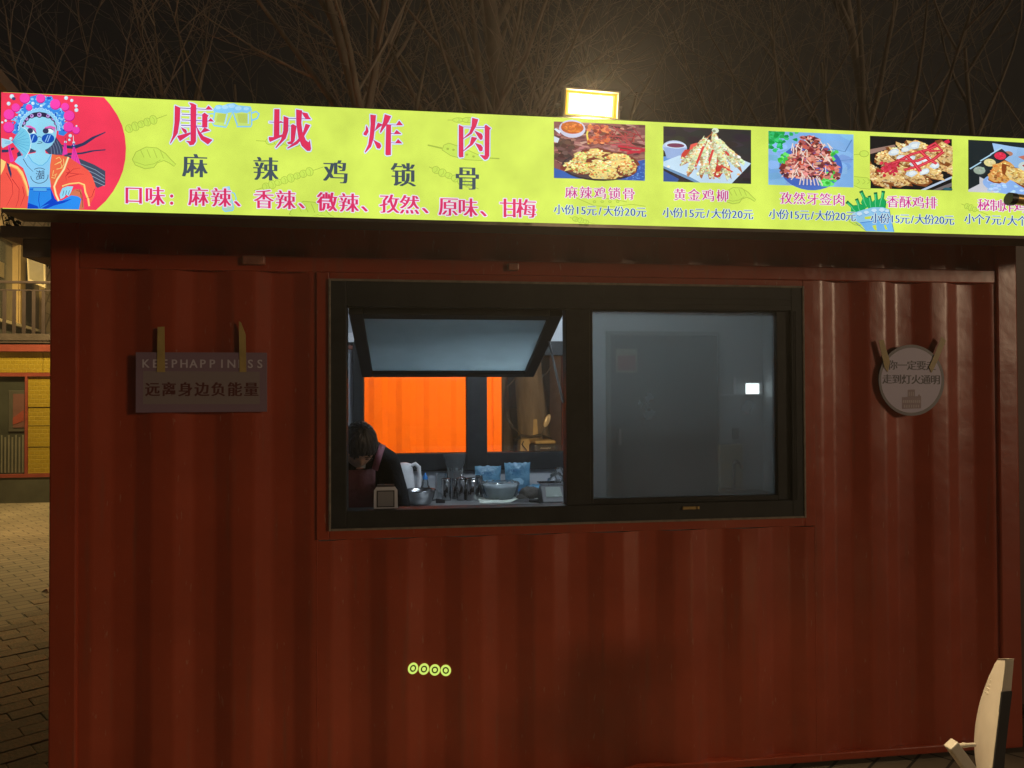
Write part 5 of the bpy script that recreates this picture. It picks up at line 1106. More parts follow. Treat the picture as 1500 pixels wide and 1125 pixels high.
# ------------------------------------------------------------------ yard behind the kiosk: orange container, scooter, assumed lamp
ORG = mat('orange_paint', (.84, .165, .0015), .7, 0, .05, 2.5, .05, 6, spec=.05)
YO = 5.2; ox1 = at(735, 600, YO).x; ox0_ = -2.2
oc = tag(empty('orange_container', ((ox0_+ox1)/2, YO, 0)), 'bright orange corrugated container seen through the back window', 'container'); l = oc.location
def oadd(b, name, m_, bev=0):
    o = b.build(name, m_, oc, bev); o.location = (0, 0, 0); return o
xs = []; x = ox0_+.12; P2 = .30
while x < ox1-.10:
    xs += [(x, 0), (x+.09, 0), (x+.15, .024), (x+.24, .024)]; x += P2
xs = [(min(q, ox1-.08), d) for q, d in xs]
b = MB(l); nx = len(xs); b.add([(q, YO+.01+d, z) for z in (.15, 2.47) for q, d in xs], [(i, i+1, nx+i+1, nx+i) for i in range(nx-1)]); oadd(b, 'corrugated_panel', ORG)
for x in (ox0_, ox1-.10): b = MB(l); b.box((x, YO, 0), (x+.10, YO+.12, 2.6)); oadd(b, 'corner_post', ORG, .01)
for z0 in (.0, 2.47): b = MB(l); b.box((ox0_+.10, YO-.002, z0+.01), (ox1-.10, YO+.1, z0+.14)); oadd(b, 'rail', ORG, .006)
b = MB(l); b.box((ox0_+.02, YO+.1, .05), (ox1-.02, YO+2.4, 2.58)); oadd(b, 'shell', ORG)
# assumed yard lamp on the kiosk's back, added unseen to light the orange container
yl = tag(empty('assumed_yard_floodlight', (2.0, DEP+.02, 2.50)), 'assumed floodlight, added unseen on the back of the red kiosk to light the yard', 'floodlight')
b = MB(); b.box((-.12, .03, -.06), (.12, .08, .06)); b.box((-.03, -.02, -.02), (.03, .03, .02)); b.build('housing', M['steel_dull'], yl, .004)
b = MB(); b.box((-.105, .081, -.048), (.105, .086, .048)); b.build('lamp_panel', emit('assumed_yard_panel', (1, .72, .38), 20), yl)
ld = bpy.data.lights.new('assumed_yard_beam', 'SPOT'); ld.energy = 520; ld.color = (1, .70, .36); ld.spot_size = R(128); ld.spot_blend = .5; ld.shadow_soft_size = .08
lo = bpy.data.objects.new('assumed_yard_beam', ld); COL.objects.link(lo); lo.parent = yl; lo.location = (0, .14, -.02); lo.rotation_euler = (R(58), 0, R(0))
# scooter with mirrors and top case
SYY = 7.0; sc0 = at(796, 660, SYY); sc = tag(empty('scooter', (sc0.x, SYY+.3, 0), R(6)), 'parked electric scooter with two mirrors and dark top case behind the window', 'scooter')
k_ = PXM(SYY); zb = at(796, 645, SYY).z
DKP = mat('scooter_dark', (.045, .040, .035), .4, 0, .2, 8); TAN = mat('scooter_tan', (.45, .34, .17), .45, 0, .15, 8); CHR = mat('mirror_back', (.60, .52, .36), .3, .2)
for y_, n_ in ((-.62, 'wheel'), (.62, 'wheel')):
    b = MB(); tp = [(0, y_+.21*math.cos(a*.2618), .25+.21*math.sin(a*.2618)) for a in range(25)]; b.tube(tp, .045, 8, False); wh = b.build(n_, M['black_plastic'], sc); b = MB(); b.tube([(-.03, y_, .25), (.03, y_, .25)], .14, 16); b.build('rim', M['steel_dull'], wh)
b = MB(); b.prism([(-.75, .42), (-.45, .62), (-.1, .60), (.05, .30), (.40, .30), (.52, .72), (.60, .72), (.62, .34), (.35, .20), (-.1, .20), (-.5, .30)], 'x', -.13, .13); b.build('frame_body', TAN, sc, .03)
b = MB(); b.box((-.13, -.62, .62), (.13, -.02, .72)); b.build('seat', DKP, sc, .04)
b = MB(); b.hexa([(-.22, .44, .45), (.22, .44, .45), (.20, .56, .45), (-.20, .56, .45), (-.16, .44, zb-.02), (.16, .44, zb-.02), (.13, .54, zb-.02), (-.13, .54, zb-.02)]); b.build('leg_shield', TAN, sc, .03)
b = MB(); b.tube([(-25*k_, .42, zb-.02), (-16*k_, .48, zb+.03), (0, .50, zb), (16*k_, .48, zb+.03), (25*k_, .42, zb-.01)], .02, 8); b.build('handlebar', DKP, sc)
for s in (-1, 1):
    b = MB(); b.tube([(s*19*k_, .45, zb), (s*30*k_, .37, zb-.03)], .025, 8); b.build('grip', M['black_plastic'], sc)
    zm = at(756 if s < 0 else 819, 622 if s < 0 else 619, SYY).z; xm = s*(34 if s < 0 else 26)*k_
    b = MB(); b.tube([(s*14*k_, .46, zb), (s*20*k_, .45, zb+.08), (xm, .45, zm-.05)], .009, 6); st = b.build('mirror_stem', DKP, sc)
    b = MB(); b.blob((0, 0, 0), (.045 if s > 0 else .022, .02, .105), 14, 8); b.v = [Matrix.Rotation(R(22 if s > 0 else -28), 4, 'Y') @ v + Vector((xm, .45, zm)) for v in b.v]; b.build('mirror', CHR if s > 0 else DKP, st)
    b = MB(); b.tube([(s*10*k_, .47, zb-.03), (s*17*k_, .40, zb-.10), (s*12*k_, .30, zb-.18)], .008, 6); b.build('brake_cable', M['black_plastic'], sc)
b = MB(); b.hexa([(4*k_, .50, zb), (13*k_, .50, zb), (12*k_, .54, zb+.26), (6*k_, .54, zb+.26), (4*k_, .515, zb), (13*k_, .515, zb), (12*k_, .55, zb+.26), (6*k_, .55, zb+.26)]); b.build('wind_screen', TAN, sc, .005)
zc0, zc1 = at(796, 672, SYY).z-.02, at(796, 645, SYY).z
b = MB(); b.box((-17*k_, -.30, zc0-.06), (17*k_, .02, zc1-.05)); tc_ = b.build('top_case', DKP, sc, .03)
b = MB(); b.box((-16*k_, -.31, zc1-.05), (16*k_, .03, zc1+.0)); b.build('lid', TAN, tc_, .025)
b = MB(); sq = [(-8, 0), (-6, 1.2), (-5, -.5), (-3, 1.0), (-1.5, -.6), (0, .8), (2, -.8), (3.4, 1.2), (5, -.2), (7.5, .6)]
b.tube([(x*k_, -.305, zc1-.11+z*k_) for x, z in sq], .006, 5); b.build('emblem', mat('emblem_silver', (.7, .66, .55), .35, .4), tc_)
# a mauve far building and a red post beyond the yard
YF = 17.0; fa, fb = at(806, 700, YF), at(1010, 700, YF)
fbld = tag(empty('far_building', ((fa.x+fb.x)/2, YF, 0)), 'dim mauve rendered building beyond the yard trees', 'building')
w_ = (fb.x-fa.x)/2; b = MB(); b.box((-w_, 0, 0), (w_, 6, 5.2)); b.build('wall', mat('mauve_render', (.34, .25, .24), .85, 0, .15, 3, .2, 14), fbld)
b = MB(); b.box((-w_-.15, -.2, 5.2), (w_+.15, 6.2, 5.4)); b.build('roof', M['box_metal'], fbld)
for i in range(3):
    b = MB(); b.box((-w_*.4+i*2.2, -.03, 1.2), (-w_*.4+i*2.2+1.1, -.001, 2.6)); wn = b.build('window', M['black_alu'], fbld); b = MB(); b.box((-w_*.4+i*2.2+.06, -.036, 1.26), (-w_*.4+i*2.2+1.04, -.031, 2.54)); b.build('pane', mat('dark_pane', (.03, .03, .035), .1), wn)
pp = at(826, 640, 12.0); rp_ = tag(empty('red_post', (pp.x, 12.0, 0)), 'slim faded red post standing in front of the mauve building', 'post')
b = MB(); b.box((-.05, -.05, .02), (.05, .05, 3.2)); b.build('shaft', mat('faded_red', (.22, .07, .075), .7), rp_, .01); b = MB(); b.box((-.09, -.09, 0), (.09, .09, .02)); b.build('base_plate', M['steel_dull'], rp_)

# ------------------------------------------------------------------ left: yellow cabin with terrace, and the house behind it
YC_ = 9.0; yx = lambda u: at(u, 600, YC_).x; yz = lambda v, u=40: at(u, v, YC_).z
def brick_clad():
    m, N, L = nodes('yellow_brick_cladding'); b = N['Principled BSDF']; tc = N.new('ShaderNodeTexCoord'); mp = N.new('ShaderNodeMapping'); mp.inputs['Rotation'].default_value = (R(90), 0, 0); L.new(tc.outputs['Object'], mp.inputs[0])
    br = N.new('ShaderNodeTexBrick'); br.inputs['Scale'].default_value = 1; br.inputs['Brick Width'].default_value = .075; br.inputs['Row Height'].default_value = .065; br.inputs['Mortar Size'].default_value = .006
    br.inputs['Color1'].default_value = (.34, .25, .012, 1); br.inputs['Color2'].default_value = (.31, .225, .011, 1); br.inputs['Mortar'].default_value = (.37, .28, .03, 1); L.new(mp.outputs[0], br.inputs['Vector'])
    L.new(br.outputs[0], b.inputs['Base Color']); b.inputs['Roughness'].default_value = .6
    bp = N.new('ShaderNodeBump'); bp.inputs['Strength'].default_value = .6; bp.inputs['Distance'].default_value = .01; bp.invert = True; L.new(br.outputs['Fac'], bp.inputs['Height']); L.new(bp.outputs[0], b.inputs['Normal']); return m
CLAD = brick_clad(); TRIM = mat('dull_red_trim', (.26, .055, .040), .55, 0, .15, 8); PLI = mat('grey_plinth', (.075, .078, .062), .8, 0, .2, 4)
yL, yR = -9.2, -2.95
yc = tag(empty('yellow_cabin', ((yL+yR)/2, YC_, 0)), 'yellow brick clad cabin with dull red trim and glass door', 'cabin'); l = yc.location
def yadd(b, name, m_, bev=0, par=None):
    o = b.build(name, m_, par or yc, bev); o.location = (0, 0, 0) if par is None else (0, 0, 0); return o
def ybox(name, x0, z0, x1, z1, m_, y0=0, y1=.05, bev=0, par=None):
    b = MB(l); b.box((x0, YC_+y0, z0), (x1, YC_+y1, z1)); return yadd(b, name, m_, bev, par)
zp = yz(697); zt1 = yz(553); zt0 = yz(548); zk = yz(515); zl = yz(508)
ybox('plinth', yL, 0, yR, zp-.02, PLI, -.03, .1); ybox('trim_rail', yL, zp-.02, yR, zp+.03, TRIM, -.04, .05)
ybox('trim_rail', yL, zt0-.035, yR, zt0+.02, TRIM, -.035, .05); ybox('trim_rail', yL, zk, yR, zl+.03, TRIM, -.06, .1)
b = MB(l); b.box((yL, YC_+.12, .02), (yR, YC_+2.6, zl)); yadd(b, 'shell', PLI)
dxa, dxb = yx(-62), yx(38)
ybox('trim_post', dxb, zp+.03, yx(41.5), zt0-.035, TRIM, -.035, .05)
seams = [zp+.03, yz(655), yz(624), yz(597), zt0-.035]
for z0, z1 in zip(seams[:-1], seams[1:]):
    ybox('cladding_panel', yx(41.5)+.004, z0+.006, yR-.003, z1-.006, CLAD, -.012+random.uniform(-.004, .004), .05)
    ybox('cladding_panel', yL+.004, z0+.006, dxa-.06, z1-.006, CLAD, -.012+random.uniform(-.004, .004), .05)
n = 5
for i in range(n): ybox('cladding_panel', yL+(yR-yL)*i/n+.004, zt0+.024, yL+(yR-yL)*(i+1)/n-.004, zk-.004, CLAD, -.012, .05)
dr = ybox('glass_door', dxa-.055, zp+.03, dxa, zt0-.035, TRIM, -.03, .05)
b = MB(l); b.box((dxa, YC_+.0, zp+.03), (dxb, YC_+.006, zt0-.035)); yadd(b, 'pane', mat('dim_door_glass', (.055, .06, .05), .12, 0, .3, 2), 0, dr)
b = MB(l); b.box((yx(13), YC_-.012, yz(632)), (yx(36), YC_-.001, yz(572))); yadd(b, 'inner_frame', mat('grey_green_frame', (.08, .08, .07), .4), .004, dr)
b = MB(l); b.box((yx(20), YC_-.018, yz(626)), (yx(36), YC_-.013, yz(577))); yadd(b, 'inner_panel', mat('dull_rose_panel', (.16, .075, .07), .5), 0, dr)
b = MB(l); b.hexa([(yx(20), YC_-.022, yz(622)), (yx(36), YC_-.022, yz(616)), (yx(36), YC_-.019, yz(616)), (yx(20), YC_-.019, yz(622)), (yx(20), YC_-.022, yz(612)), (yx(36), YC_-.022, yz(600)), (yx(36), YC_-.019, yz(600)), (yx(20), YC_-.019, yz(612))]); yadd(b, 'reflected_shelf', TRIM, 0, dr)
for i in range(7): b = MB(l); x = yx(2+i*5.2); b.box((x, YC_-.01, yz(692)), (x+.02, YC_-.001, yz(637+(i % 2)*3))); yadd(b, 'door_bar', mat('pale_bar', (.17, .17, .14), .5), 0, dr)
# terrace on the cabin roof
DKW = mat('terrace_boards', (.075, .058, .052), .75, 0, .25, 6, .3, 30)
tr = tag(empty('terrace_railing', ((yL+yR)/2, YC_+.02, zl+.07)), 'dark metal terrace railing with upright bars above the yellow cabin', 'railing'); l2 = tr.location
ztop = yz(421); zbot = yz(489); RAILM = mat('railing_metal', (.055, .04, .042), .5, .2, .15, 10)
def tadd(b, name, m_, bev=0):
    o = b.build(name, m_, tr, bev); o.location = (0, 0, 0); return o
b = MB(l2); b.box((yL, YC_, ztop+.06), (yR, YC_+.04, ztop+.10)); tadd(b, 'hand_rail', RAILM, .006); b = MB(l2); b.box((yL, YC_+.01, ztop-.05), (yR, YC_+.03, ztop-.03)); tadd(b, 'hand_rail', RAILM)
b = MB(l2); b.box((yL, YC_-.03, zbot-.10), (yR, YC_+.08, zbot)); tadd(b, 'edge_board', DKW)
b = MB(l2); b.box((yL, YC_-.02, zl+.06), (yR, YC_+.04, zbot-.11)); tadd(b, 'edge_board', DKW)
pit = (yx(62)-yx(4.5))/4.0; x = yx(4.5)-pit*24; bi = None
while x < yR:
    if x > yL:
        if bi is None: b = MB(); b.box((-.025, .012, 0), (.025, .028, ztop-.05-zbot)); bi = b.build('baluster', RAILM, tr, .003); bo_ = bi
        else: bo_ = bi.copy(); COL.objects.link(bo_)
        bo_.location = (x-l2.x, YC_-l2.y, zbot-l2.z)
    x += pit
tb = tag(empty('roof_terrace', ((yL+yR)/2, YC_+1.3, zl+.03)), 'dark boarded roof terrace lying on top of the yellow cabin', 'terrace')
for i in range(16):
    b = MB(tb.location); b.box((yL, YC_+.10+i*.155, zl+.032), (yR, YC_+.10+i*.155+.145, zl+.075)); o = b.build('deck_board', DKW, tb); o.location = (0, 0, 0)
# house behind the terrace; its front runs away from us
hA = at(0, 400, 9.75); hd = Vector((-.18, .984, 0)).normalized(); hn = Vector((hd.y, -hd.x, 0))
def fac(u, v, off=0):
    d = fw + r2*((u-750)/FPX) - u2*((v-562.5)/FPX); A_ = hA+hn*off; t = (A_-CAM).dot(hn)/d.dot(hn); return CAM+d*t
def S_(u, v): p = fac(u, v); return (p-hA).dot(hd), p.z
def fbox(b, s0, z0, s1, z1, o0, o1):
    P = lambda s, o, z: Vector((hA.x, hA.y, 0))+hd*s+hn*o+Vector((0, 0, z))
    b.hexa([P(s0, o0, z0), P(s1, o0, z0), P(s1, o1, z0), P(s0, o1, z0), P(s0, o0, z1), P(s1, o0, z1), P(s1, o1, z1), P(s0, o1, z1)])
h0 = Vector((hA.x, hA.y+1.5, 0)); hs = tag(empty('house', h0), 'pale brick house with tall windows behind the roof terrace', 'house')
def hadd(name, m_, bl, bev=0, par=None):
    b = MB(h0)
    for q in bl: fbox(b, *q)
    o = b.build(name, m_, par or hs, bev); o.location = (0, 0, 0); return o
def hbrick():
    m, N, L = nodes('pale_brick'); b = N['Principled BSDF']; tc = N.new('ShaderNodeTexCoord'); mp = N.new('ShaderNodeMapping'); mp.inputs['Rotation'].default_value = (R(90), 0, R(-79)); L.new(tc.outputs['Object'], mp.inputs[0])
    br = N.new('ShaderNodeTexBrick'); br.inputs['Scale'].default_value = 1; br.inputs['Brick Width'].default_value = .24; br.inputs['Row Height'].default_value = .085; br.inputs['Mortar Size'].default_value = .008
    br.inputs['Color1'].default_value = (.62, .48, .29, 1); br.inputs['Color2'].default_value = (.52, .40, .24, 1); br.inputs['Mortar'].default_value = (.3, .22, .13, 1); L.new(mp.outputs[0], br.inputs['Vector']); L.new(br.outputs[0], b.inputs['Base Color']); b.inputs['Roughness'].default_value = .85
    return m
s0, zh = S_(2, 337); s1 = S_(71, 372)[0]; zf = S_(30, 476)[1]; sE = 9.0; sS = -1.2
hadd('brick_wall', hbrick(), [(sS, zh, sE, 6.2, -.25, 0), (S_(66, 380)[0], zf, sE, zh-.06, -.25, -.02)])
MUS = mat('ochre_frame', (.34, .24, .10), .55, 0, .12, 8); CRM = mat('cream_frame', (.52, .45, .30), .5, 0, .1, 8); DGL = mat('dim_window_glass', (.085, .085, .07), .14, 0, .35, 1.5)
hadd('lintel', CRM, [(sS, zh-.06, sE, zh, -.2, .03)])
sp0, sp1 = S_(28, 420)[0], S_(36, 420)[0]
hadd('window_post', MUS, [(sp0, zf, sp1, zh-.06, -.15, .02)], .006); hadd('sill', CRM, [(sS, zf-.05, sE, zf, -.2, .06)], .004); hadd('base_wall', PLI, [(sS, 0, sE, zf-.05, -.25, 0)])
wn = hadd('window', MUS, [(sS, zf, sS+.06, zh-.06, -.12, .0), (sp0-.04, zf, sp0, zh-.06, -.12, .0)]); hadd('pane', DGL, [(sS+.06, zf, sp0-.04, zh-.06, -.10, -.09)], 0, wn)
hadd('blind', mat('dull_ochre_blind', (.20, .16, .09), .7), [(sS+.1, S_(14, 408)[1], S_(14, 400)[0], S_(14, 386)[1], -.085, -.075)], 0, wn)
sq_ = S_(66, 420)[0]
wn = hadd('window', MUS, [(sp1, zf, sp1+.03, zh-.09, -.12, .0), (sq_-.03, zf, sq_, zh-.09, -.12, .0), (sp1, zh-.09, sq_, zh-.06, -.12, .0)]); hadd('pane', DGL, [(sp1+.03, zf, sq_-.03, zh-.06, -.10, -.09)], 0, wn)
# casement swung open
c_ = [at(u, v, 10.3) for u, v in ((38.5, 360), (65, 373), (66, 422), (41, 411))]; b = MB(h0); cm = sum(c_, Vector())/4; fr_ = []
for i in range(4):
    a, d = c_[i], c_[(i+1) % 4]; ai, di = a+(cm-a)*.13, d+(cm-d)*.13; dy = Vector((0, .04, 0)); b.hexa([a, d, di, ai, a+dy, d+dy, di+dy, ai+dy])
o = b.build('casement', CRM, hs); o.location = (0, 0, 0); b = MB(h0); ci = [p+(cm-p)*.13+Vector((0, .02, 0)) for p in c_]; b.hexa([*ci, *[p+Vector((0, .008, 0)) for p in ci]]); q = b.build('pane', mat('casement_glass', (.20, .18, .13), .15, 0, .3, 2), o); q.location = (0, 0, 0)
hadd('roof_edge', M['soffit'], [(sS-.2, 6.2, sE+.2, 6.4, -.4, .35)])
# ivy twig with small leaves hanging at the kiosk's left corner
iv = tag(empty('ivy_twig', (-.05, .35, 2.10)), 'dark leafy twig hanging beside the kiosk\'s upper left corner', 'twig'); rr = random.Random(21); b = MB(); lf = MB()
tw = [[(8, 312), (18, 322), (26, 335), (34, 345), (46, 352)], [(20, 322), (24, 332), (22, 342), (26, 350)], [(46, 352), (56, 356), (60, 366), (72, 371)], [(12, 318), (14, 330), (13, 336)], [(56, 352), (55, 362), (52, 368)], [(64, 362), (68, 375), (76, 380)], [(70, 372), (74, 385), (72, 394)], [(2, 312), (6, 330), (5, 345)]]
for q in tw:
    pp = [at(u, v, .35)-iv.location for u, v in q]; b.tube(pp, .0022, 4)
    for i in range(len(pp)-1):
        for k in range(5):
            if q[0][0] in (2,) and k > 0: continue
            c_ = pp[i].lerp(pp[i+1], rr.random())+Vector((rr.uniform(-.012, .012), rr.uniform(-.03, .03), rr.uniform(-.012, .012))); a = rr.uniform(0, 6.28); s_ = rr.uniform(.006, .013); d1 = Vector((math.cos(a), rr.uniform(-.5, .5), math.sin(a)))*s_; d2 = Vector((-math.sin(a), rr.uniform(-.4, .4), math.cos(a)))*s_*.5
            lf.add([c_-d1, c_+d2, c_+d1, c_-d2], [(0, 1, 2, 3)])
b.build('stem', mat('ivy_stem', (.06, .045, .03), .8), iv); o = lf.build('leaves', mat('ivy_leaf', (.035, .03, .018), .6, 0, .4, 30), iv, fix=False); tag(o, kind='stuff')
# scrap of litter on the paving
p = atz(67, 867, .005); sc_ = MB(p); rr = random.Random(3); sc_.add([p+Vector(q) for q in ((-.03, -.02, 0), (.03, -.015, .004), (.035, .02, .018), (-.01, .03, .022), (0, .0, .028))], [(0, 1, 4), (1, 2, 4), (2, 3, 4), (3, 0, 4), (3, 2, 1, 0)])
o = sc_.build('litter_scrap', mat('white_litter', (.6, .55, .45), .6)); tag(o, 'small white scrap of litter on the paving by the kiosk corner', 'litter')
# assumed street lamp, added unseen: it throws the yellow pool on the paving
slp = tag(empty('assumed_street_lamp', (-3.05, 7.7, 0), R(180)), 'tall assumed sodium street lamp, added unseen in the yard behind the kiosk', 'street lamp')
b = MB(); b.tube([(0, 0, 0), (0, 0, 4.6), (.10, .0, 4.85), (.45, 0, 4.95)], [.06, .045, .04, .035], 10); b.build('pole', M['steel_dull'], slp)
b = MB(); b.prism([(.35, 4.91), (.80, 4.93), (.85, 4.99), (.7, 5.05), (.35, 5.01)], 'y', -.12, .12); b.build('lamp_head', M['steel_dull'], slp, .01); b = MB(); b.box((.42, -.08, 4.895), (.76, .08, 4.91)); b.build('lamp_panel', emit('assumed_sodium_panel', (1, .62, .18), 14), slp)
ld = bpy.data.lights.new('assumed_sodium_beam', 'SPOT'); ld.energy = 1300; ld.color = (1, .72, .28); ld.spot_size = R(158); ld.spot_blend = .55; ld.shadow_soft_size = .12
lo = bpy.data.objects.new('assumed_sodium_beam', ld); COL.objects.link(lo); lo.parent = slp; lo.location = (.6, 0, 4.87); lo.rotation_euler = Vector((.22, -.10, -.96)).to_track_quat('-Z', 'Y').to_euler()

# ------------------------------------------------------------------ bare trees
def grow(seed, h, r0, spread=.34, lean=(0, 0), fork=3.0, n1=6, n2=5, n3=5):
    rr = random.Random(seed); T_ = MB(); W_ = MB()
    def path(p, d, L_, n, curl, rise):
        pts = [p.copy()]; d = d.normalized()
        for i in range(n):
            d = (d+Vector((rr.uniform(-curl, curl), rr.uniform(-curl, curl), rr.uniform(-curl, curl)+rise))).normalized(); pts.append(pts[-1]+d*L_/n)
        return pts, d
    tp, d = path(Vector((0, 0, -.1)), Vector((lean[0], lean[1], 1)), h*.8, 9, .07, .03)
    rad = [r0*(1.35 if i == 0 else 1.0-.085*i) for i in range(10)]; T_.tube(tp, rad, 12)
    def point(pts, t): k = t*(len(pts)-1); i = min(int(k), len(pts)-2); return pts[i].lerp(pts[i+1], k-i), (pts[i+1]-pts[i]).normalized()
    for a in range(n1):
        t = rr.uniform(fork/h/.8*.6, .98); p, dd = point(tp, t); ang = rr.uniform(0, 6.28); o = Vector((math.cos(ang), math.sin(ang), 0)); L1 = h*rr.uniform(.32, .5)
        l1, _ = path(p, dd*.7+o*spread*1.7+Vector((0, 0, .35)), L1, 7, .10, .05); rb = r0*.42*(1.1-t*.5); T_.tube(l1, [rb*(1-.12*i) for i in range(8)], 7)
        for b_ in range(n2):
            t2 = rr.uniform(.2, 1); p2, d2 = point(l1, t2); ang = rr.uniform(0, 6.28); o = Vector((math.cos(ang), math.sin(ang), rr.uniform(-.3, .4)))
            l2_, _ = path(p2, d2+o*.75, L1*rr.uniform(.4, .75), 7, .13, .05); rb2 = rb*.36; W_.tube(l2_, [max(.004, rb2*(1-.12*i)) for i in range(8)], 5, False)
            for c_ in range(n3):
                t3 = rr.uniform(.1, 1); p3, d3 = point(l2_, t3); ang = rr.uniform(0, 6.28); o = Vector((math.cos(ang), math.sin(ang), rr.uniform(-.5, .4)))
                l3, _ = path(p3, d3+o*.9, rr.uniform(.5, 1.5), 6, .16, rr.uniform(-.03, .06)); W_.tube(l3, [.0065, .006, .0055, .005, .0045, .004, .003], 3, False)
                for q in range(2):
                    p4, d4 = point(l3, rr.uniform(.2, .9)); ang = rr.uniform(0, 6.28); l4, _ = path(p4, d4+Vector((math.cos(ang), math.sin(ang), 0))*.8, rr.uniform(.2, .6), 4, .2, .02); W_.tube(l4, [.0045, .004, .0035, .003, .0025], 3, False)
    # low hanging suckers round the trunk
    for a in range(14):
        p, dd = point(tp, rr.uniform(.15, .7)); ang = rr.uniform(0, 6.28); l3, _ = path(p, Vector((math.cos(ang), math.sin(ang), .5)), rr.uniform(.8, 2.0), 7, .14, .07); W_.tube(l3, [.010, .009, .008, .007, .006, .005, .004, .003], 4, False)
    return T_, W_
def plant_tree(x, y, proto, label, rz=0, sc=1.0):
    t = tag(empty('bare_tree', (x, y, 0), rz), label, 'tree', 'bare trees behind the kiosk'); t.scale = (sc, sc, sc)
    for src in proto:
        o = src.copy(); COL.objects.link(o); o.parent = t; 
    return t
protos = []
for i, (h, r0, sp, ln) in enumerate(((10, .17, .34, (-.20, 0)), (11, .13, .28, (.04, .02)), (9.5, .11, .4, (.10, 0)), (12, .26, .3, (-.02, 0)), (10, .10, .5, (-.08, .03)))):
    T_, W_ = grow(40+i, h, r0, sp, ln); a = T_.build('trunk', M['bark'], None, fix=False); b = W_.build('crown', M['twig'], None, fix=False); protos.append((a, b))
def tx(u, y): return at(u, 300, y).x
TREES = ((685, 6.6, 0, 0, 1, 'leaning bare tree whose trunk slants above the third big sign character'),
 (785, 9.2, 3, 1.0, 1.05, 'stout bare tree standing behind the scooter in the back window'), (1312, 8.0, 1, 2.0, 1.15, 'straight bare tree rising above the fourth food picture'),
 (1190, 9.5, 4, .4, 1, 'slender bare tree rising between the second and third food pictures'), (1440, 9.0, 2, 5.0, 1, 'bare tree rising above the fifth food picture'),
 (655, 8.4, 4, 2.2, 1, 'thin bare tree above the last big red character'), (720, 10.0, 2, 1.2, 1, 'bare tree rising just left of the lit floodlight'),
 (400, 11.0, 4, 5.2, 1, 'faint bare tree above the second big red character'), (245, 12.0, 1, .9, 1, 'faint bare tree above the first big red character'), (70, 12.5, 2, 2.9, 1, 'faint bare tree above the red disc at far left'), 
 (741, 13.5, 1, 3.0, 1.1, 'pale trunked tree beside the orange container in the back window'), (799, 13.0, 4, 0.3, 1.5, 'dark trunked tree right of the stout one in the back window'),
 (1250, 12.5, 1, 1.7, 1.1, 'farther bare tree above the third food picture'), (500, 13.0, 1, 5.5, 1.1, 'farther bare tree left of the leaning trunk'), (860, 13.5, 2, .2, 1.1, 'farther bare tree directly behind the lit floodlight'), (1120, 13.5, 2, 4.9, 1.1, 'farther bare tree above the gap after the second food picture'))
for u, y, pi, rz, sc, lab in TREES: plant_tree(tx(u, y), y, protos[pi], lab, rz, sc)
for a, b in protos: bpy.data.objects.remove(a); bpy.data.objects.remove(b)

# ------------------------------------------------------------------ neighbour container at the right edge
nb = tag(empty('dark_container', (5.4, .35, 0)), 'dark brown container standing close beside the kiosk at right', 'container')
b = MB(); b.box((-1.30, 0, .05), (2.6, 2.4, 2.6)); b.build('shell', mat('brown_container', (.10, .045, .03), .55, 0, .25, 3), nb); b = MB(); b.box((-1.31, -.02, .0), (-1.2, .1, 2.62)); b.build('corner_post', mat('brown_post', (.11, .05, .035), .5), nb, .006)

# ------------------------------------------------------------------ white folding chair in the right foreground
ch = tag(empty('folding_chair', atz(1440, 1350, 0)), 'white plastic folding chair in front of the kiosk at lower right', 'chair'); l = ch.location
WPL = mat('cream_plastic', (.66, .60, .50), .42, 0, .06, 14, .05, 60)
rows = ((965, 1472, 1463, 1485), (972, 1472, 1457.5, 1485), (990, 1470, 1449, 1483.5), (1020, 1466, 1437, 1481), (1050, 1462, 1430, 1477.5), (1075, 1459, 1427, 1474.5), (1095, 1456.5, 1426.5, 1472.5), (1125, 1453, 1430, 1470), (1180, 1447, 1437, 1463))
yn, yfar = -.98, -.74; b = MB(); vs = []; fine = []
for (v0, *q0), (v1, *q1) in zip(rows[:-1], rows[1:]):
    for t in (0, .25, .5, .75): fine.append((v0+(v1-v0)*t, *[c0+(c1-c0)*t for c0, c1 in zip(q0, q1)]))
fine.append(rows[-1])
for it in range(3): fine = [fine[0]]+[(b_[0], *[(a_[j]+2*b_[j]+c_[j])/4 for j in (1, 2, 3)]) for a_, b_, c_ in zip(fine[:-2], fine[1:-1], fine[2:])]+[fine[-1]]
NS = 6
for v, nl, fl_, nr in fine:
    pn, pf, pr = at(nl, v, yn), at(fl_, v, yfar), at(nr, v, yn); th = pr-pn; ring = [pr]
    for s in range(NS+1):
        t = s/NS; ring.append(pn.lerp(pf, t)+Vector((-.012*math.sin(math.pi*t), 0, 0)))
    ring.append(pf+Vector((th.x*.9, 0, 0))); vs += ring
k = len(fine); m_ = NS+3; fs = [(i*m_+j, i*m_+(j+1) % m_, (i+1)*m_+(j+1) % m_, (i+1)*m_+j) for i in range(k-1) for j in range(m_)]
b.add([Vector(v)-l for v in vs], fs, True); b.add([Vector(v)-l for v in vs[:m_]], [tuple(range(m_))]); b.add([Vector(v)-l for v in vs[-m_:]], [tuple(range(m_-1, -1, -1))])
bk = b.build('backrest', WPL, ch); bmx = bmesh.new(); bmx.from_mesh(bk.data); bmesh.ops.remove_doubles(bmx, verts=bmx.verts, dist=1e-5); bmx.to_mesh(bk.data); bmx.free()
mm = bk.modifiers.new('edge', 'BEVEL'); mm.width = .005; mm.segments = 2; mm.limit_method = 'ANGLE'; mm.angle_limit = R(50)
try: bk.modifiers.new('normals', 'WEIGHTED_NORMAL')
except Exception: pass
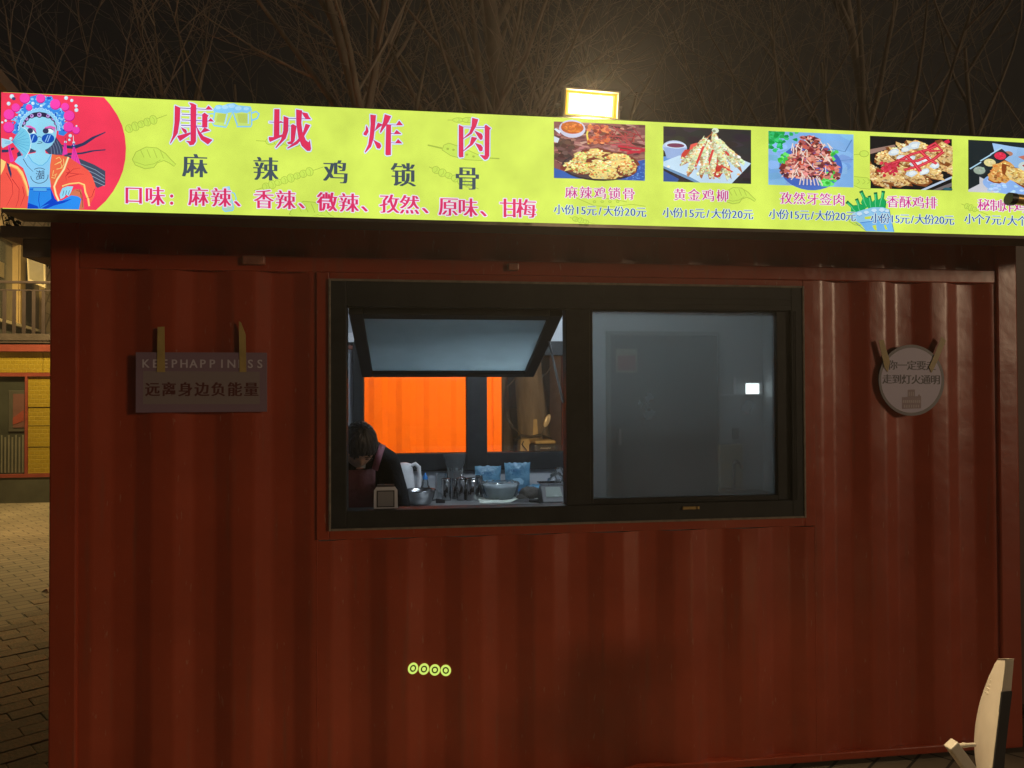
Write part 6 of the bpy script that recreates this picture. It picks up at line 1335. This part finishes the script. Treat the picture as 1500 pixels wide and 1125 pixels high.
# dark strip laid over the lower near side of the backrest
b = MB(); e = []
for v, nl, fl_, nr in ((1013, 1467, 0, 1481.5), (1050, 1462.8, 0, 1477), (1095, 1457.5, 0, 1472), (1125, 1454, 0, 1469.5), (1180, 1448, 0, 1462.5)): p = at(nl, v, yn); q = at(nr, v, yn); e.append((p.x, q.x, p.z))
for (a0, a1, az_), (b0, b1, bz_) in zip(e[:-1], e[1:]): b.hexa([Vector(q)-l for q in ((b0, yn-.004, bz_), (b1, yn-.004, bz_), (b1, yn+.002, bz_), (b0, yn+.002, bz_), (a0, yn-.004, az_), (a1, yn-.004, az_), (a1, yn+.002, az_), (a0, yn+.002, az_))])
b.build('edge_strip', mat('dark_strip', (.014, .014, .016), .7), ch)
# embossed mark on the back
for i, (u, v, ln) in enumerate(((1452, 997, 5), (1450, 1004, 3.4), (1447.5, 1009, 4), (1445.5, 1015, 3.4))):
    f = .5; p = at(u, v, (yn+yfar)/2)-l; b = MB(); b.box((-.003, -.010, -.004), (.001, .010, .002)); b.v = [q+Vector((p.x+.004, p.y, p.z)) for q in b.v]; b.build('embossed_mark', WPL, ch, .001)
# crossing legs, rod and seat
def bar(name, p, q, w, d, m_=WPL):
    p, q = Vector(p), Vector(q); t = (q-p).normalized(); n = Vector((0, 1, 0)); s = t.cross(n).normalized(); b = MB(); c_ = []
    for e_ in (p, q): c_ += [e_-s*w/2-n*d/2, e_+s*w/2-n*d/2, e_+s*w/2+n*d/2, e_-s*w/2+n*d/2]
    b.hexa(c_); b.build(name, m_, ch, .004)
a0 = at(1392.5, 1089, yn)-l; a1 = at(1424, 1132, yn)-l; dd = (a1-a0)/(a1.z-a0.z); gl = a0+dd*(-a0.z)
back_b = at(1442, 1180, yn)-l
bar('leg', a0, gl, .033, .03); gf = Vector((gl.x, gl.y+.30, 0)); lowf = a0+dd*(.22-a0.z)+Vector((0, .30, 0)); bar('leg', lowf, gf, .033, .03)
for y in (0.02, .30): bar('leg', back_b*.55+Vector((-.07, y+back_b.y*.45, .0)), Vector((-.16, back_b.y+y+.01, 0)), .034, .03)
r0_ = at(1402, 1092, yn+.02)-l; r1_ = at(1428, 1091, yn+.02)-l; b = MB(); b.tube([r0_, r0_.lerp(r1_, .3), r0_.lerp(r1_, .35), r0_.lerp(r1_, .6), r1_], [.006, .006, .008, .006, .006], 8); b.build('hinge_rod', WPL, ch)
b = MB(); q0, q1 = a0+dd*(.27-a0.z), a0+dd*(.06-a0.z); b.hexa([Vector((q1.x-.03, .04+a0.y, q1.z)), Vector((q1.x, .04+a0.y, q1.z)), Vector((q1.x, .28+a0.y, q1.z)), Vector((q1.x-.03, .28+a0.y, q1.z)), Vector((q0.x-.03, .04+a0.y, q0.z)), Vector((q0.x, .04+a0.y, q0.z)), Vector((q0.x, .28+a0.y, q0.z)), Vector((q0.x-.03, .28+a0.y, q0.z))]); b.build('seat', WPL, ch, .008)
